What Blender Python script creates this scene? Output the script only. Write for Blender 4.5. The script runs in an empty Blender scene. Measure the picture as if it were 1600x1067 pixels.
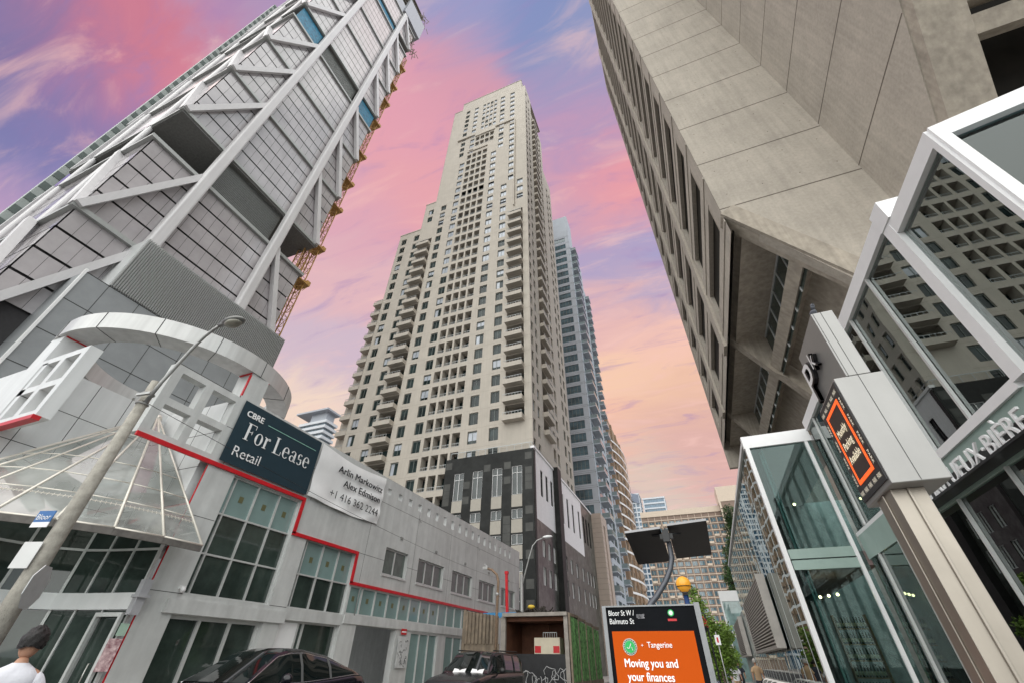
import bpy, bmesh, math, random
from mathutils import Vector, Matrix
random.seed(7)
R = math.radians
S = bpy.context.scene
COL = S.collection

# ------------------------------------------------------------------ camera
cam_d = bpy.data.cameras.new('camera'); cam = bpy.data.objects.new('camera', cam_d); COL.objects.link(cam)
YAW, PIT, ROLL, FPX = -0.383731, 0.663508, 0.0129346, 638.35
cf = Vector((math.sin(YAW)*math.cos(PIT), math.cos(YAW)*math.cos(PIT), math.sin(PIT)))
cr = Vector((math.cos(YAW), -math.sin(YAW), 0)); cu = cr.cross(cf)
cr, cu = cr*math.cos(ROLL)+cu*math.sin(ROLL), cu*math.cos(ROLL)-cr*math.sin(ROLL)
M = Matrix((cr, cu, -cf)).transposed().to_4x4(); M.translation = Vector((0, 0, 1.65))
cam.matrix_world = M
cam_d.sensor_width = 36; cam_d.lens = FPX/1600*36; cam_d.clip_end = 6000; cam_d.clip_start = 0.05
S.camera = cam

# ------------------------------------------------------------------ world
SUN = Vector((0.04, -0.62, 0.78)).normalized()
W = bpy.data.worlds.new('World'); S.world = W; W.use_nodes = True
nt = W.node_tree; nt.nodes.clear()
def N(t, **k):
    n = nt.nodes.new(t)
    for a, b in k.items(): setattr(n, a, b)
    return n
def L(a, b): nt.links.new(a, b)
out = N('ShaderNodeOutputWorld'); bg = N('ShaderNodeBackground'); bg2 = N('ShaderNodeBackground'); add = N('ShaderNodeAddShader')
sky = N('ShaderNodeTexSky'); sky.sky_type = 'NISHITA'; sky.sun_disc = False
sky.sun_elevation = math.asin(SUN.z); sky.sun_rotation = math.atan2(SUN.x, SUN.y)
bg2.inputs[1].default_value = 0.012; L(sky.outputs[0], bg2.inputs[0])
tc = N('ShaderNodeTexCoord')
# clouds live on a plane high above: direction / elevation
sep = N('ShaderNodeSeparateXYZ'); L(tc.outputs['Generated'], sep.inputs[0])
def math_(op, a, b=None, c=None):
    n = N('ShaderNodeMath', operation=op)
    for i, v in enumerate((a, b, c)):
        if v is None: continue
        if isinstance(v, (int, float)): n.inputs[i].default_value = v
        else: L(v, n.inputs[i])
    return n.outputs[0]
zz = math_('ADD', math_('MAXIMUM', sep.outputs[2], 0.0), 0.22)
px = math_('DIVIDE', sep.outputs[0], zz); py = math_('DIVIDE', sep.outputs[1], zz)
cmb = N('ShaderNodeCombineXYZ'); L(px, cmb.inputs[0]); L(py, cmb.inputs[1])
mp = N('ShaderNodeMapping'); L(cmb.outputs[0], mp.inputs[0]); mp.inputs['Rotation'].default_value = (0, 0, R(28)); mp.inputs['Scale'].default_value = (0.75, 2.7, 1)
n1 = N('ShaderNodeTexNoise'); n1.inputs['Scale'].default_value = 1.0; n1.inputs['Detail'].default_value = 7; n1.inputs['Roughness'].default_value = 0.52; n1.inputs['Distortion'].default_value = 0.5
L(mp.outputs[0], n1.inputs['Vector'])
n2 = N('ShaderNodeTexNoise'); n2.inputs['Scale'].default_value = 5.5; n2.inputs['Detail'].default_value = 8; n2.inputs['Roughness'].default_value = 0.6; n2.inputs['Distortion'].default_value = 0.7
L(mp.outputs[0], n2.inputs['Vector'])
# warped direction
sub = N('ShaderNodeVectorMath', operation='SUBTRACT'); L(n1.outputs['Color'], sub.inputs[0]); sub.inputs[1].default_value = (.5, .5, .5)
scl = N('ShaderNodeVectorMath', operation='SCALE'); L(sub.outputs[0], scl.inputs[0]); scl.inputs['Scale'].default_value = 0.16
ad = N('ShaderNodeVectorMath', operation='ADD'); L(tc.outputs['Generated'], ad.inputs[0]); L(scl.outputs[0], ad.inputs[1])
sub2 = N('ShaderNodeVectorMath', operation='SUBTRACT'); L(n2.outputs['Color'], sub2.inputs[0]); sub2.inputs[1].default_value = (.5, .5, .5)
scl2 = N('ShaderNodeVectorMath', operation='SCALE'); L(sub2.outputs[0], scl2.inputs[0]); scl2.inputs['Scale'].default_value = 0.20
ad2 = N('ShaderNodeVectorMath', operation='ADD'); L(ad.outputs[0], ad2.inputs[0]); L(scl2.outputs[0], ad2.inputs[1])
nrm = N('ShaderNodeVectorMath', operation='NORMALIZE'); L(ad2.outputs[0], nrm.inputs[0])
def lin(r, g, b):
    f = lambda c: (c/255/12.92) if c/255 <= .04045 else ((c/255+.055)/1.055)**2.4
    return (f(r), f(g), f(b), 1)
# cloud colours met in different directions, blended smoothly and frayed by the noise above
SKY_COLOURS = [
    ((-0.728, -0.083, 0.681), (122, 110, 150)),
    ((-0.691, -0.048, 0.721), (148, 116, 160)),
    ((-0.627, -0.046, 0.778), (204, 111, 123)),
    ((-0.631, 0.002, 0.776), (222, 129, 139)),
    ((-0.720, 0.010, 0.694), (198, 126, 154)),
    ((-0.755, -0.025, 0.655), (106, 114, 164)),
    ((-0.803, 0.002, 0.596), (94, 114, 164)),
    ((-0.770, 0.026, 0.637), (126, 122, 174)),
    ((-0.842, 0.055, 0.537), (198, 158, 190)),
    ((-0.554, 0.010, 0.832), (192, 134, 164)),
    ((-0.508, 0.006, 0.861), (166, 150, 186)),
    ((-0.181, 0.167, 0.969), (148, 152, 194)),
    ((-0.039, 0.239, 0.970), (128, 142, 188)),
    ((-0.001, 0.326, 0.945), (146, 152, 188)),
    ((-0.254, 0.259, 0.932), (214, 153, 169)),
    ((-0.348, 0.273, 0.897), (226, 159, 173)),
    ((-0.516, 0.367, 0.774), (220, 165, 179)),
    ((-0.423, 0.358, 0.832), (230, 163, 169)),
    ((-0.564, 0.462, 0.685), (224, 181, 185)),
    ((-0.661, 0.535, 0.526), (206, 183, 197)),
    ((-0.714, 0.560, 0.421), (242, 215, 193)),
    ((-0.024, 0.407, 0.913), (182, 150, 184)),
    ((-0.011, 0.505, 0.863), (232, 153, 161)),
    ((0.016, 0.588, 0.808), (236, 159, 161)),
    ((-0.082, 0.543, 0.836), (202, 161, 181)),
    ((-0.015, 0.667, 0.745), (168, 160, 196)),
    ((0.048, 0.696, 0.716), (160, 158, 198)),
    ((-0.014, 0.754, 0.657), (226, 179, 177)),
    ((0.027, 0.803, 0.595), (246, 197, 177)),
    ((-0.025, 0.860, 0.510), (246, 203, 171)),
    ((0.040, 0.887, 0.461), (236, 189, 161)),
    ((-0.095, 0.912, 0.400), (238, 185, 163)),
    ((0.056, 0.928, 0.369), (220, 173, 163)),
    ((-0.061, 0.952, 0.300), (216, 195, 179)),
    ((-0.042, 0.078, 0.996), (138, 146, 188)),
    ((-0.475, -0.104, 0.874), (188, 128, 158)),
    ((-0.874, -0.014, 0.486), (148, 138, 173)),
    ((-0.365, 0.920, 0.142), (222, 203, 183)),
    ((-0.824, 0.555, 0.112), (215, 196, 181)),
]
num = None; den = None
for d_, c_ in SKY_COLOURS:
    dot = N('ShaderNodeVectorMath', operation='DOT_PRODUCT'); L(nrm.outputs[0], dot.inputs[0]); dot.inputs[1].default_value = Vector(d_).normalized()
    w_ = math_('ADD', math_('POWER', math_('MAXIMUM', dot.outputs['Value'], 0.0), 330.0), 1e-9)
    sc_n = N('ShaderNodeVectorMath', operation='SCALE'); sc_n.inputs[0].default_value = lin(*c_)[:3]; L(w_, sc_n.inputs['Scale'])
    if num is None: num, den = sc_n.outputs[0], w_
    else:
        an = N('ShaderNodeVectorMath', operation='ADD'); L(num, an.inputs[0]); L(sc_n.outputs[0], an.inputs[1]); num = an.outputs[0]; den = math_('ADD', den, w_)
inv = math_('DIVIDE', 1.0, den); fin = N('ShaderNodeVectorMath', operation='SCALE'); L(num, fin.inputs[0]); L(inv, fin.inputs['Scale']); cur = fin.outputs[0]
wr = N('ShaderNodeMapRange', interpolation_type='SMOOTHSTEP'); L(n2.outputs['Fac'], wr.inputs[0]); wr.inputs[1].default_value = .50; wr.inputs[2].default_value = .75; wr.inputs[4].default_value = .48
mx = N('ShaderNodeMix', data_type='RGBA'); L(wr.outputs[0], mx.inputs[0]); L(cur, mx.inputs[6]); mx.inputs[7].default_value = lin(246, 200, 188); cur = mx.outputs[2]
w3 = N('ShaderNodeMapRange', interpolation_type='SMOOTHSTEP'); L(n2.outputs['Fac'], w3.inputs[0]); w3.inputs[1].default_value = .47; w3.inputs[2].default_value = .28; w3.inputs[4].default_value = .42
mx = N('ShaderNodeMix', data_type='RGBA'); L(w3.outputs[0], mx.inputs[0]); L(cur, mx.inputs[6]); mx.inputs[7].default_value = lin(158, 128, 180); cur = mx.outputs[2]
# neutral overcast added to the unseen sky behind and right, to light the walls
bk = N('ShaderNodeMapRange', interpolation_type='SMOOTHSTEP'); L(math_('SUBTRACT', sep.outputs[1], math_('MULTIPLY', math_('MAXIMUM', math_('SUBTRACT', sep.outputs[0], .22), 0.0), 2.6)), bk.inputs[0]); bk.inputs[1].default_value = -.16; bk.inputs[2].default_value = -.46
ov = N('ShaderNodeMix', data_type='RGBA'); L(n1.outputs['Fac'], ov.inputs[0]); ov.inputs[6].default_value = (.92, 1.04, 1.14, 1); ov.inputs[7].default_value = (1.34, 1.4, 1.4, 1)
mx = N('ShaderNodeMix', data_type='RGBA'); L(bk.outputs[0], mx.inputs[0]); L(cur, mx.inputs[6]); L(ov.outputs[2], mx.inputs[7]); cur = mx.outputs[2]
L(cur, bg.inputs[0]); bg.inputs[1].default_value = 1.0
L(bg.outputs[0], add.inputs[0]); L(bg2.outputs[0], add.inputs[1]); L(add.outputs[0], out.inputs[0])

sl = bpy.data.lights.new('sun', 'SUN'); sl.energy = 3.0; sl.angle = R(110); sl.color = (1, .955, .86)
so = bpy.data.objects.new('sun', sl); COL.objects.link(so); so.rotation_euler = (-SUN).to_track_quat('-Z', 'Y').to_euler()
S.view_settings.view_transform = 'Standard'; S.view_settings.look = 'None'; S.view_settings.gamma = 1; S.view_settings.exposure = 0.0

# ------------------------------------------------------------------ materials
MATS = {}
def mat(name, col, rough=.7, metal=0, var=.12, scale=3, bump=0, bscale=30, streak=0, spec=None, ior=None, emit=None, col2=None, coord='Object', blotch=0):
    if name in MATS: return MATS[name]
    m = bpy.data.materials.new(name); m.use_nodes = True; t = m.node_tree; b = t.nodes['Principled BSDF']
    b.inputs['Roughness'].default_value = rough; b.inputs['Metallic'].default_value = metal
    if ior: b.inputs['IOR'].default_value = ior
    if spec is not None: b.inputs['Specular IOR Level'].default_value = spec
    if emit: b.inputs['Emission Color'].default_value = (*emit[0], 1); b.inputs['Emission Strength'].default_value = emit[1]
    src = t.nodes.new('ShaderNodeNewGeometry').outputs['Position']
    nz = t.nodes.new('ShaderNodeTexNoise'); nz.inputs['Scale'].default_value = scale; nz.inputs['Detail'].default_value = 6; nz.inputs['Roughness'].default_value = .62
    t.links.new(src, nz.inputs['Vector'])
    rp = t.nodes.new('ShaderNodeMapRange'); t.links.new(nz.outputs['Fac'], rp.inputs[0]); rp.inputs[1].default_value = .3; rp.inputs[2].default_value = .7
    mxx = t.nodes.new('ShaderNodeMix'); mxx.data_type = 'RGBA'; t.links.new(rp.outputs[0], mxx.inputs[0])
    c1 = [max(0, c*(1-var)) for c in col]; c2 = [min(1, c*(1+var)) for c in (col2 or col)]
    mxx.inputs[6].default_value = (*c1, 1); mxx.inputs[7].default_value = (*c2, 1); curc = mxx.outputs[2]
    if streak:
        mpp = t.nodes.new('ShaderNodeMapping'); mpp.inputs['Scale'].default_value = (2.2, 2.2, .12); t.links.new(src, mpp.inputs[0])
        ns = t.nodes.new('ShaderNodeTexNoise'); ns.inputs['Scale'].default_value = 1.6; ns.inputs['Detail'].default_value = 5; t.links.new(mpp.outputs[0], ns.inputs['Vector'])
        rs = t.nodes.new('ShaderNodeMapRange'); t.links.new(ns.outputs['Fac'], rs.inputs[0]); rs.inputs[1].default_value = .35; rs.inputs[2].default_value = .7; rs.inputs[3].default_value = 1; rs.inputs[4].default_value = 1-streak
        mu = t.nodes.new('ShaderNodeMix'); mu.data_type = 'RGBA'; mu.blend_type = 'MULTIPLY'; mu.inputs[0].default_value = 1
        t.links.new(curc, mu.inputs[6]); t.links.new(rs.outputs[0], mu.inputs[7]); curc = mu.outputs[2]
    if blotch:
        nb = t.nodes.new('ShaderNodeTexNoise'); nb.inputs['Scale'].default_value = .35; nb.inputs['Detail'].default_value = 9; nb.inputs['Roughness'].default_value = .7; t.links.new(src, nb.inputs['Vector'])
        rb = t.nodes.new('ShaderNodeMapRange'); t.links.new(nb.outputs['Fac'], rb.inputs[0]); rb.inputs[1].default_value = .35; rb.inputs[2].default_value = .65; rb.inputs[3].default_value = 1-blotch; rb.inputs[4].default_value = 1+blotch*.5
        mu = t.nodes.new('ShaderNodeMix'); mu.data_type = 'RGBA'; mu.blend_type = 'MULTIPLY'; mu.inputs[0].default_value = 1
        t.links.new(curc, mu.inputs[6]); t.links.new(rb.outputs[0], mu.inputs[7]); curc = mu.outputs[2]
    t.links.new(curc, b.inputs['Base Color'])
    if bump:
        bn = t.nodes.new('ShaderNodeTexNoise'); bn.inputs['Scale'].default_value = bscale; bn.inputs['Detail'].default_value = 5; t.links.new(src, bn.inputs['Vector'])
        bb = t.nodes.new('ShaderNodeBump'); bb.inputs['Strength'].default_value = bump; bb.inputs['Distance'].default_value = .02; t.links.new(bn.outputs['Fac'], bb.inputs['Height']); t.links.new(bb.outputs[0], b.inputs['Normal'])
    MATS[name] = m; return m
def clear_glass(name, tint=(.62, .74, .70), refl=1.9, milky=.0, rough=.0, wav=0.0):
    """coated glazing: Fresnel reflection over a tinted see-through pane"""
    if name in MATS: return MATS[name]
    m = bpy.data.materials.new(name); m.use_nodes = True; t = m.node_tree; t.nodes.clear()
    o = t.nodes.new('ShaderNodeOutputMaterial'); mx_ = t.nodes.new('ShaderNodeMixShader'); fr = t.nodes.new('ShaderNodeFresnel'); fr.inputs['IOR'].default_value = refl
    g = t.nodes.new('ShaderNodeBsdfGlossy'); g.inputs['Roughness'].default_value = rough; g.inputs['Color'].default_value = (.9, .97, .95, 1)
    tr = t.nodes.new('ShaderNodeBsdfTransparent'); tr.inputs['Color'].default_value = (*tint, 1)
    nz = t.nodes.new('ShaderNodeTexNoise'); nz.inputs['Scale'].default_value = .55; nz.inputs['Detail'].default_value = 1; t.links.new(t.nodes.new('ShaderNodeNewGeometry').outputs['Position'], nz.inputs['Vector'])
    if wav:
        bb = t.nodes.new('ShaderNodeBump'); bb.inputs['Strength'].default_value = wav; bb.inputs['Distance'].default_value = .05; t.links.new(nz.outputs['Fac'], bb.inputs['Height']); t.links.new(bb.outputs[0], g.inputs['Normal'])
    thru = tr.outputs[0]
    if milky:  # pale diffuse layer mixed unevenly into the see-through part
        df = t.nodes.new('ShaderNodeBsdfDiffuse'); df.inputs[0].default_value = (.62, .63, .60, 1); m2 = t.nodes.new('ShaderNodeMixShader'); nd_ = t.nodes.new('ShaderNodeTexNoise'); nd_.inputs['Scale'].default_value = .7; nd_.inputs['Detail'].default_value = 4
        t.links.new(t.nodes.new('ShaderNodeNewGeometry').outputs['Position'], nd_.inputs['Vector']); mr_ = t.nodes.new('ShaderNodeMapRange'); t.links.new(nd_.outputs['Fac'], mr_.inputs[0]); mr_.inputs[1].default_value = .3; mr_.inputs[2].default_value = .7; mr_.inputs[3].default_value = milky*.35; mr_.inputs[4].default_value = min(1, milky*1.7)
        t.links.new(mr_.outputs[0], m2.inputs[0]); t.links.new(thru, m2.inputs[1]); t.links.new(df.outputs[0], m2.inputs[2]); thru = m2.outputs[0]
    t.links.new(fr.outputs[0], mx_.inputs[0]); t.links.new(thru, mx_.inputs[1]); t.links.new(g.outputs[0], mx_.inputs[2]); t.links.new(mx_.outputs[0], o.inputs[0])
    MATS[name] = m; return m
def dark_glass(name, col=(.02, .03, .03), ior=1.7, rough=.04, var=.5, scale=.8, wav=.0):
    m = mat(name, col, rough=rough, var=var, scale=scale, ior=ior)
    if wav and not m.get('w'):
        m['w'] = 1; t = m.node_tree; b = t.nodes['Principled BSDF']; nz = t.nodes.new('ShaderNodeTexNoise'); nz.inputs['Scale'].default_value = .6; nz.inputs['Detail'].default_value = 1
        t.links.new(t.nodes.new('ShaderNodeNewGeometry').outputs['Position'], nz.inputs['Vector']); bb = t.nodes.new('ShaderNodeBump'); bb.inputs['Strength'].default_value = wav; bb.inputs['Distance'].default_value = .05; t.links.new(nz.outputs['Fac'], bb.inputs['Height']); t.links.new(bb.outputs[0], b.inputs['Normal'])
    return m

# ------------------------------------------------------------------ mesh helpers
class Fr:
    """a facade frame: u along the wall, v up, w outward"""
    def __init__(s, o, u, v=(0, 0, 1)):
        s.o = Vector(o); s.u = Vector(u).normalized(); s.v = Vector(v).normalized(); s.n = s.u.cross(s.v)
    def p(s, u, v, w=0): return s.o+s.u*u+s.v*v+s.n*w
WORLD = Fr((0, 0, 0), (1, 0, 0), (0, 1, 0))      # u=x v=y w=z
def fx_pos(x): return Fr((x, 0, 0), (0, 1, 0))    # wall facing +x, u = y
def fx_neg(x): return Fr((x, 0, 0), (0, -1, 0))   # wall facing -x, u = -y
def fy_neg(y): return Fr((0, y, 0), (1, 0, 0))    # wall facing -y, u = x
class MB:
    def __init__(s): s.v = []; s.f = []; s.mi = []; s.m = 0; s.sm = []
        
    def face(s, pts, smooth=False):
        i = len(s.v); s.v += [tuple(p) for p in pts]; s.f.append(tuple(range(i, i+len(pts)))); s.mi.append(s.m); s.sm.append(smooth)
    def fb(s, fr, u0, u1, v0, v1, w0, w1):
        i = len(s.v)
        for w in (w0, w1):
            for u, v in ((u0, v0), (u1, v0), (u1, v1), (u0, v1)): s.v.append(tuple(fr.p(u, v, w)))
        for q in ((3, 2, 1, 0), (4, 5, 6, 7), (0, 1, 5, 4), (1, 2, 6, 5), (2, 3, 7, 6), (3, 0, 4, 7)):
            s.f.append(tuple(i+k for k in q)); s.mi.append(s.m); s.sm.append(False)
        return s
    def box(s, x0, x1, y0, y1, z0, z1): return s.fb(WORLD, x0, x1, y0, y1, z0, z1)
    def prism(s, fr, poly, w0, w1):
        i = len(s.v); n = len(poly)
        for w in (w0, w1): s.v += [tuple(fr.p(u, v, w)) for u, v in poly]
        s.f.append(tuple(range(i+n-1, i-1, -1))); s.f.append(tuple(range(i+n, i+2*n)))
        for k in range(n): s.f.append((i+k, i+(k+1) % n, i+n+(k+1) % n, i+n+k))
        s.mi += [s.m]*(n+2); s.sm += [False]*(n+2); return s
    def tube(s, pts, r, n=8, r1=None, cap=True):
        pts = [Vector(p) for p in pts]; rings = []; m = len(pts)
        up = Vector((0, 0, 1)); prev = None
        for k, p in enumerate(pts):
            d = (pts[min(k+1, m-1)]-pts[max(k-1, 0)]).normalized()
            a = prev if prev is not None else (up if abs(d.z) < .95 else Vector((1, 0, 0)))
            x = (a-d*a.dot(d)).normalized(); y = d.cross(x); prev = x
            rr = r if r1 is None else r+(r1-r)*k/(m-1)
            i = len(s.v); s.v += [tuple(p+(x*math.cos(2*math.pi*j/n)+y*math.sin(2*math.pi*j/n))*rr) for j in range(n)]; rings.append(i)
        for a, b in zip(rings, rings[1:]):
            for j in range(n): s.f.append((a+j, a+(j+1) % n, b+(j+1) % n, b+j)); s.mi.append(s.m); s.sm.append(n > 5)
        if cap:
            s.f.append(tuple(rings[0]+j for j in range(n-1, -1, -1))); s.f.append(tuple(rings[-1]+j for j in range(n))); s.mi += [s.m]*2; s.sm += [False]*2
        return s
    def bar(s, a, b, w, h=None, up=(0, 0, 1)):
        """rectangular bar from a to b"""
        a = Vector(a); b = Vector(b); d = (b-a).normalized(); h = h or w; up = Vector(up)
        if abs(d.dot(up)) > .97: up = Vector((1, 0, 0))
        x = d.cross(up).normalized(); y = x.cross(d)
        fr = Fr(a, d, y); fr.n = x
        return s.fb(fr, 0, (b-a).length, -h/2, h/2, -w/2, w/2)
    def sphere(s, c, r, n=12, m=8, sc=(1, 1, 1)):
        c = Vector(c); i = len(s.v)
        for a in range(m+1):
            th = math.pi*a/m
            for b in range(n):
                ph = 2*math.pi*b/n; s.v.append(tuple(c+Vector((math.sin(th)*math.cos(ph)*r*sc[0], math.sin(th)*math.sin(ph)*r*sc[1], math.cos(th)*r*sc[2]))))
        for a in range(m):
            for b in range(n): s.f.append((i+a*n+b, i+(a+1)*n+b, i+(a+1)*n+(b+1) % n, i+a*n+(b+1) % n)); s.mi.append(s.m); s.sm.append(True)
        return s
    def wall(s, fr, u0, u1, v0, v1, holes, depth, w=0):
        """a sheet at w with rectangular openings, each with reveals going in by depth"""
        us = sorted({u0, u1, *[h[0] for h in holes], *[h[1] for h in holes]}); vs = sorted({v0, v1, *[h[2] for h in holes], *[h[3] for h in holes]})
        us = [u for u in us if u0-1e-6 <= u <= u1+1e-6]; vs = [v for v in vs if v0-1e-6 <= v <= v1+1e-6]
        ui = {u: i for i, u in enumerate(us)}; vi = {v: i for i, v in enumerate(vs)}
        blk = set()
        for h in holes:
            for a in range(ui[h[0]], ui[h[1]]):
                for b in range(vi[h[2]], vi[h[3]]): blk.add((a, b))
        for b in range(len(vs)-1):
            a = 0
            while a < len(us)-1:
                if (a, b) in blk: a += 1; continue
                e = a
                while e < len(us)-1 and (e, b) not in blk: e += 1
                s.face([fr.p(us[a], vs[b], w), fr.p(us[e], vs[b], w), fr.p(us[e], vs[b+1], w), fr.p(us[a], vs[b+1], w)]); a = e
        for h in holes:
            a, b, c, d = h[:4]; z = w-depth
            for q in (((a, c), (a, d)), ((b, d), (b, c)), ((b, c), (a, c)), ((a, d), (b, d))):
                s.face([fr.p(*q[0], w), fr.p(*q[0], z), fr.p(*q[1], z), fr.p(*q[1], w)])
        return s
    def build(s, name, mats, parent=None, label=None, kind=None, bevel=0, weld=False):
        me = bpy.data.meshes.new(name); me.from_pydata(s.v, [], s.f); me.update()
        mats = mats if isinstance(mats, (list, tuple)) else [mats]
        for m_ in mats: me.materials.append(m_)
        me.polygons.foreach_set('material_index', s.mi); me.polygons.foreach_set('use_smooth', s.sm)
        if weld:
            bm_ = bmesh.new(); bm_.from_mesh(me); bmesh.ops.remove_doubles(bm_, verts=bm_.verts, dist=1e-4); bm_.to_mesh(me); bm_.free()
        o = bpy.data.objects.new(name, me); COL.objects.link(o)
        if parent is not None: o.parent = parent
        if label: o['label'] = label
        if kind: o['kind'] = kind
        if bevel:
            b = o.modifiers.new('bevel', 'BEVEL'); b.width = bevel; b.segments = 2; b.limit_method = 'ANGLE'
        return o
def thing(name, label, cat, group=None, loc=(0, 0, 0)):
    o = bpy.data.objects.new(name, None); COL.objects.link(o); o.location = loc; o['label'] = label; o['category'] = cat
    o.empty_display_size = .2
    if group: o['group'] = group
    return o
def tag(o, label, cat, group=None):
    o['label'] = label; o['category'] = cat
    if group: o['group'] = group
    return o
def struct(o): o['kind'] = 'structure'; return o
def text_into(mb, txt, fr, u, v, h, w=.01, width=None, thick=.004, align='LEFT', bold=0, shear=0, condense=1.0):
    """lettering as real raised letters lying on the frame"""
    cu_ = bpy.data.curves.new('t', 'FONT'); cu_.body = txt; cu_.size = 1; cu_.extrude = 0; cu_.offset = 0; cu_.align_x = 'LEFT'; cu_.shear = shear; cu_.resolution_u = 3
    ob = bpy.data.objects.new('t', cu_); COL.objects.link(ob); bpy.context.view_layer.update()
    dg = bpy.context.evaluated_depsgraph_get(); me = bpy.data.meshes.new_from_object(ob.evaluated_get(dg))
    xs = [q.co.x for q in me.vertices]
    if not xs: return
    mnx, mxx_ = min(xs), max(xs); sx = h/.73*condense if width is None else width/(mxx_-mnx); sy = h/.73
    tw = (mxx_-mnx)*sx; off = {'LEFT': 0, 'CENTER': -tw/2, 'RIGHT': -tw}[align]
    for n_, (du, dv) in enumerate(((0, 0), (bold*h, 0), (0, bold*h*.6), (bold*h, bold*h*.6))[:4 if bold > 0 else 1]):
        i = len(mb.v)
        for q in me.vertices: mb.v.append(tuple(fr.p(u+off+(q.co.x-mnx)*sx+du, v+q.co.y*sy+dv, w+thick+.0006*n_)))
        for p in me.polygons:
            mb.f.append(tuple(i+k for k in p.vertices)); mb.mi.append(mb.m); mb.sm.append(False)
    bpy.data.objects.remove(ob); bpy.data.curves.remove(cu_); bpy.data.meshes.remove(me)
    return tw
CAMP = Vector((0, 0, 1.65))
def place_many(parent, name, items, maker, mats, limit=100):
    """items: (fr,u,v,key...) ; the nearest `limit` become parts of their own, the rest one part"""
    items = sorted(items, key=lambda t: (t[0].p(t[1], t[2])-CAMP).length)
    cache = {}
    for k, it in enumerate(items[:limit]):
        fr, u, v, key = it
        ck = (id(fr), key)
        if ck not in cache:
            mb = MB(); lf = Fr((0, 0, 0), fr.u, fr.v); maker(mb, lf, 0, 0, key); ob = mb.build(name, mats, parent); cache[ck] = ob
        else:
            ob = cache[ck].copy(); COL.objects.link(ob); ob.parent = parent
        ob.location = fr.p(u, v)
    if len(items) > limit:
        mb = MB()
        for fr, u, v, key in items[limit:]: maker(mb, fr, u, v, key)
        mb.build(name+'_rows', mats, parent, kind='stuff')

# ------------------------------------------------------------------ shared materials
m_asphalt = mat('asphalt', (.05, .05, .052), .9, var=.25, scale=8, bump=.4, bscale=120)
m_paving = mat('paving', (.36, .34, .31), .85, var=.15, scale=2, bump=.2)
m_panel = mat('grey_panel', (.57, .58, .57), .5, var=.08, scale=1.8, streak=.15, blotch=.09, bump=.05, bscale=60)
m_panel_light = mat('pale_panel', (.70, .71, .71), .45, var=.05, scale=.8, streak=.10)
m_seam = mat('seam', (.06, .06, .06), .9, var=.1)
m_red = mat('red_trim', (.55, .012, .02), .35, var=.15, scale=4)
m_alu = mat('aluminium_frame', (.58, .59, .58), .38, .25, var=.08)
m_spandrel = mat('green_spandrel', (.20, .29, .28), .12, var=.12, scale=.7, ior=1.6)
m_tile = mat('olive_square', (.13, .13, .06), .5)
m_shopglass = dark_glass('shop_glass', (.035, .05, .043), 1.6, .03, wav=.12)
m_conc = mat('concrete', (.45, .405, .345), .85, var=.10, scale=6, streak=.14, blotch=.13, bump=.5, bscale=30)
m_conc_dk = mat('concrete_soffit', (.42, .37, .305), .85, var=.15, scale=2.2, streak=.25, blotch=.15, bump=.2, bscale=14)
m_white = mat('white_paint', (.80, .80, .80), .35, var=.03)
m_black = mat('black_metal', (.012, .012, .014), .35, var=.2)
m_steel = mat('brushed_steel', (.55, .54, .51), .32, .85, var=.08, scale=6)
m_galv = mat('galvanised', (.42, .42, .41), .5, .5, var=.15, scale=9)
m_blackglass = dark_glass('dark_glass', (.012, .016, .018), 1.65, .04)

# ------------------------------------------------------------------ ground
g = MB(); g.box(-1500, 1500, -900, 2500, -.6, 0.0); struct(g.build('ground', mat('far_ground', (.16, .16, .15), .9, var=.2, scale=.05)))
g = MB(); g.box(-9.9, -.9, 12, 230, 0, .1); g.box(-120, 120, -12, 1.2, 0, .1); g.box(-11.2, -2.2, 1.2, 12, 0, .1); struct(g.build('road', m_asphalt))
g = MB(); g.box(-14.0, -9.9, 12.0, 230, 0, .22); g.box(-.9, 30, 7.0, 230, 0, .22); g.box(-2.2, 30, 1.2, 7.0, 0, .22); g.box(-18, -11.2, 1.2, 12.0, 0, .22); g.box(-60, -18, 1.2, 4.6, 0, .22)
for k in range(60): pass
struct(g.build('pavement', m_paving, bevel=.02))

# ------------------------------------------------------------------ grey retail building (left)
WX = -14.0; FW = fx_pos(WX)
retail = thing('retail_building', 'grey panelled two-storey corner shop building with stepped red trim, curved canopy and glass cone', 'building', loc=(0, 0, 0))
notches = [(17.67+i*.995, 18.0+i*.995, 8.44-.12*min(1, i/6), 8.74+.10*min(1, i/8)) for i in range(18)]
NOTCH = [(round(a, 3), round(b, 3), round(c, 3), round(d, 3)) for a, b, c, d in notches]
holes = [(9.4, 12.5, 3.1, 6.6), (13.3, 16.35, 3.1, 5.4), (16.45, 30.6, 3.15, 4.18), (9.32, 12.5, .3, 2.6), (13.2, 16.3, .3, 2.74), (17.3, 20.3, .3, 2.8), (21.6, 24.3, .3, 2.75), (25.2, 30.3, .3, 2.75)]
W2 = [(18.4, 20.38), (21.42, 24.24), (25.32, 28.13), (29.2, 32.0), (33.16, 35.97)]
holes += [(a, b, 4.9, 6.07) for a, b in W2]
mb = MB(); mb.wall(FW, 8.4, 37.0, 0, 8.2, holes, .32)
mb.wall(FW, 8.4, 37.0, 8.2, 9.12, [h for h in NOTCH], .28)
mb.fb(FW, 8.4, 37.0, 9.12, 9.2, -.34, .0)                                   # coping
mb.fb(fy_neg(37.0), -40, WX-.001, 0, 9.2, -.02, 0)
mb.fb(FW, 8.4, 36.98, 8.25, 9.12, -.34, -.28) if False else None
mb.box(-40, WX-.35, 8.6, 36.9, 7.9, 8.2)                                   # roof
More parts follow.
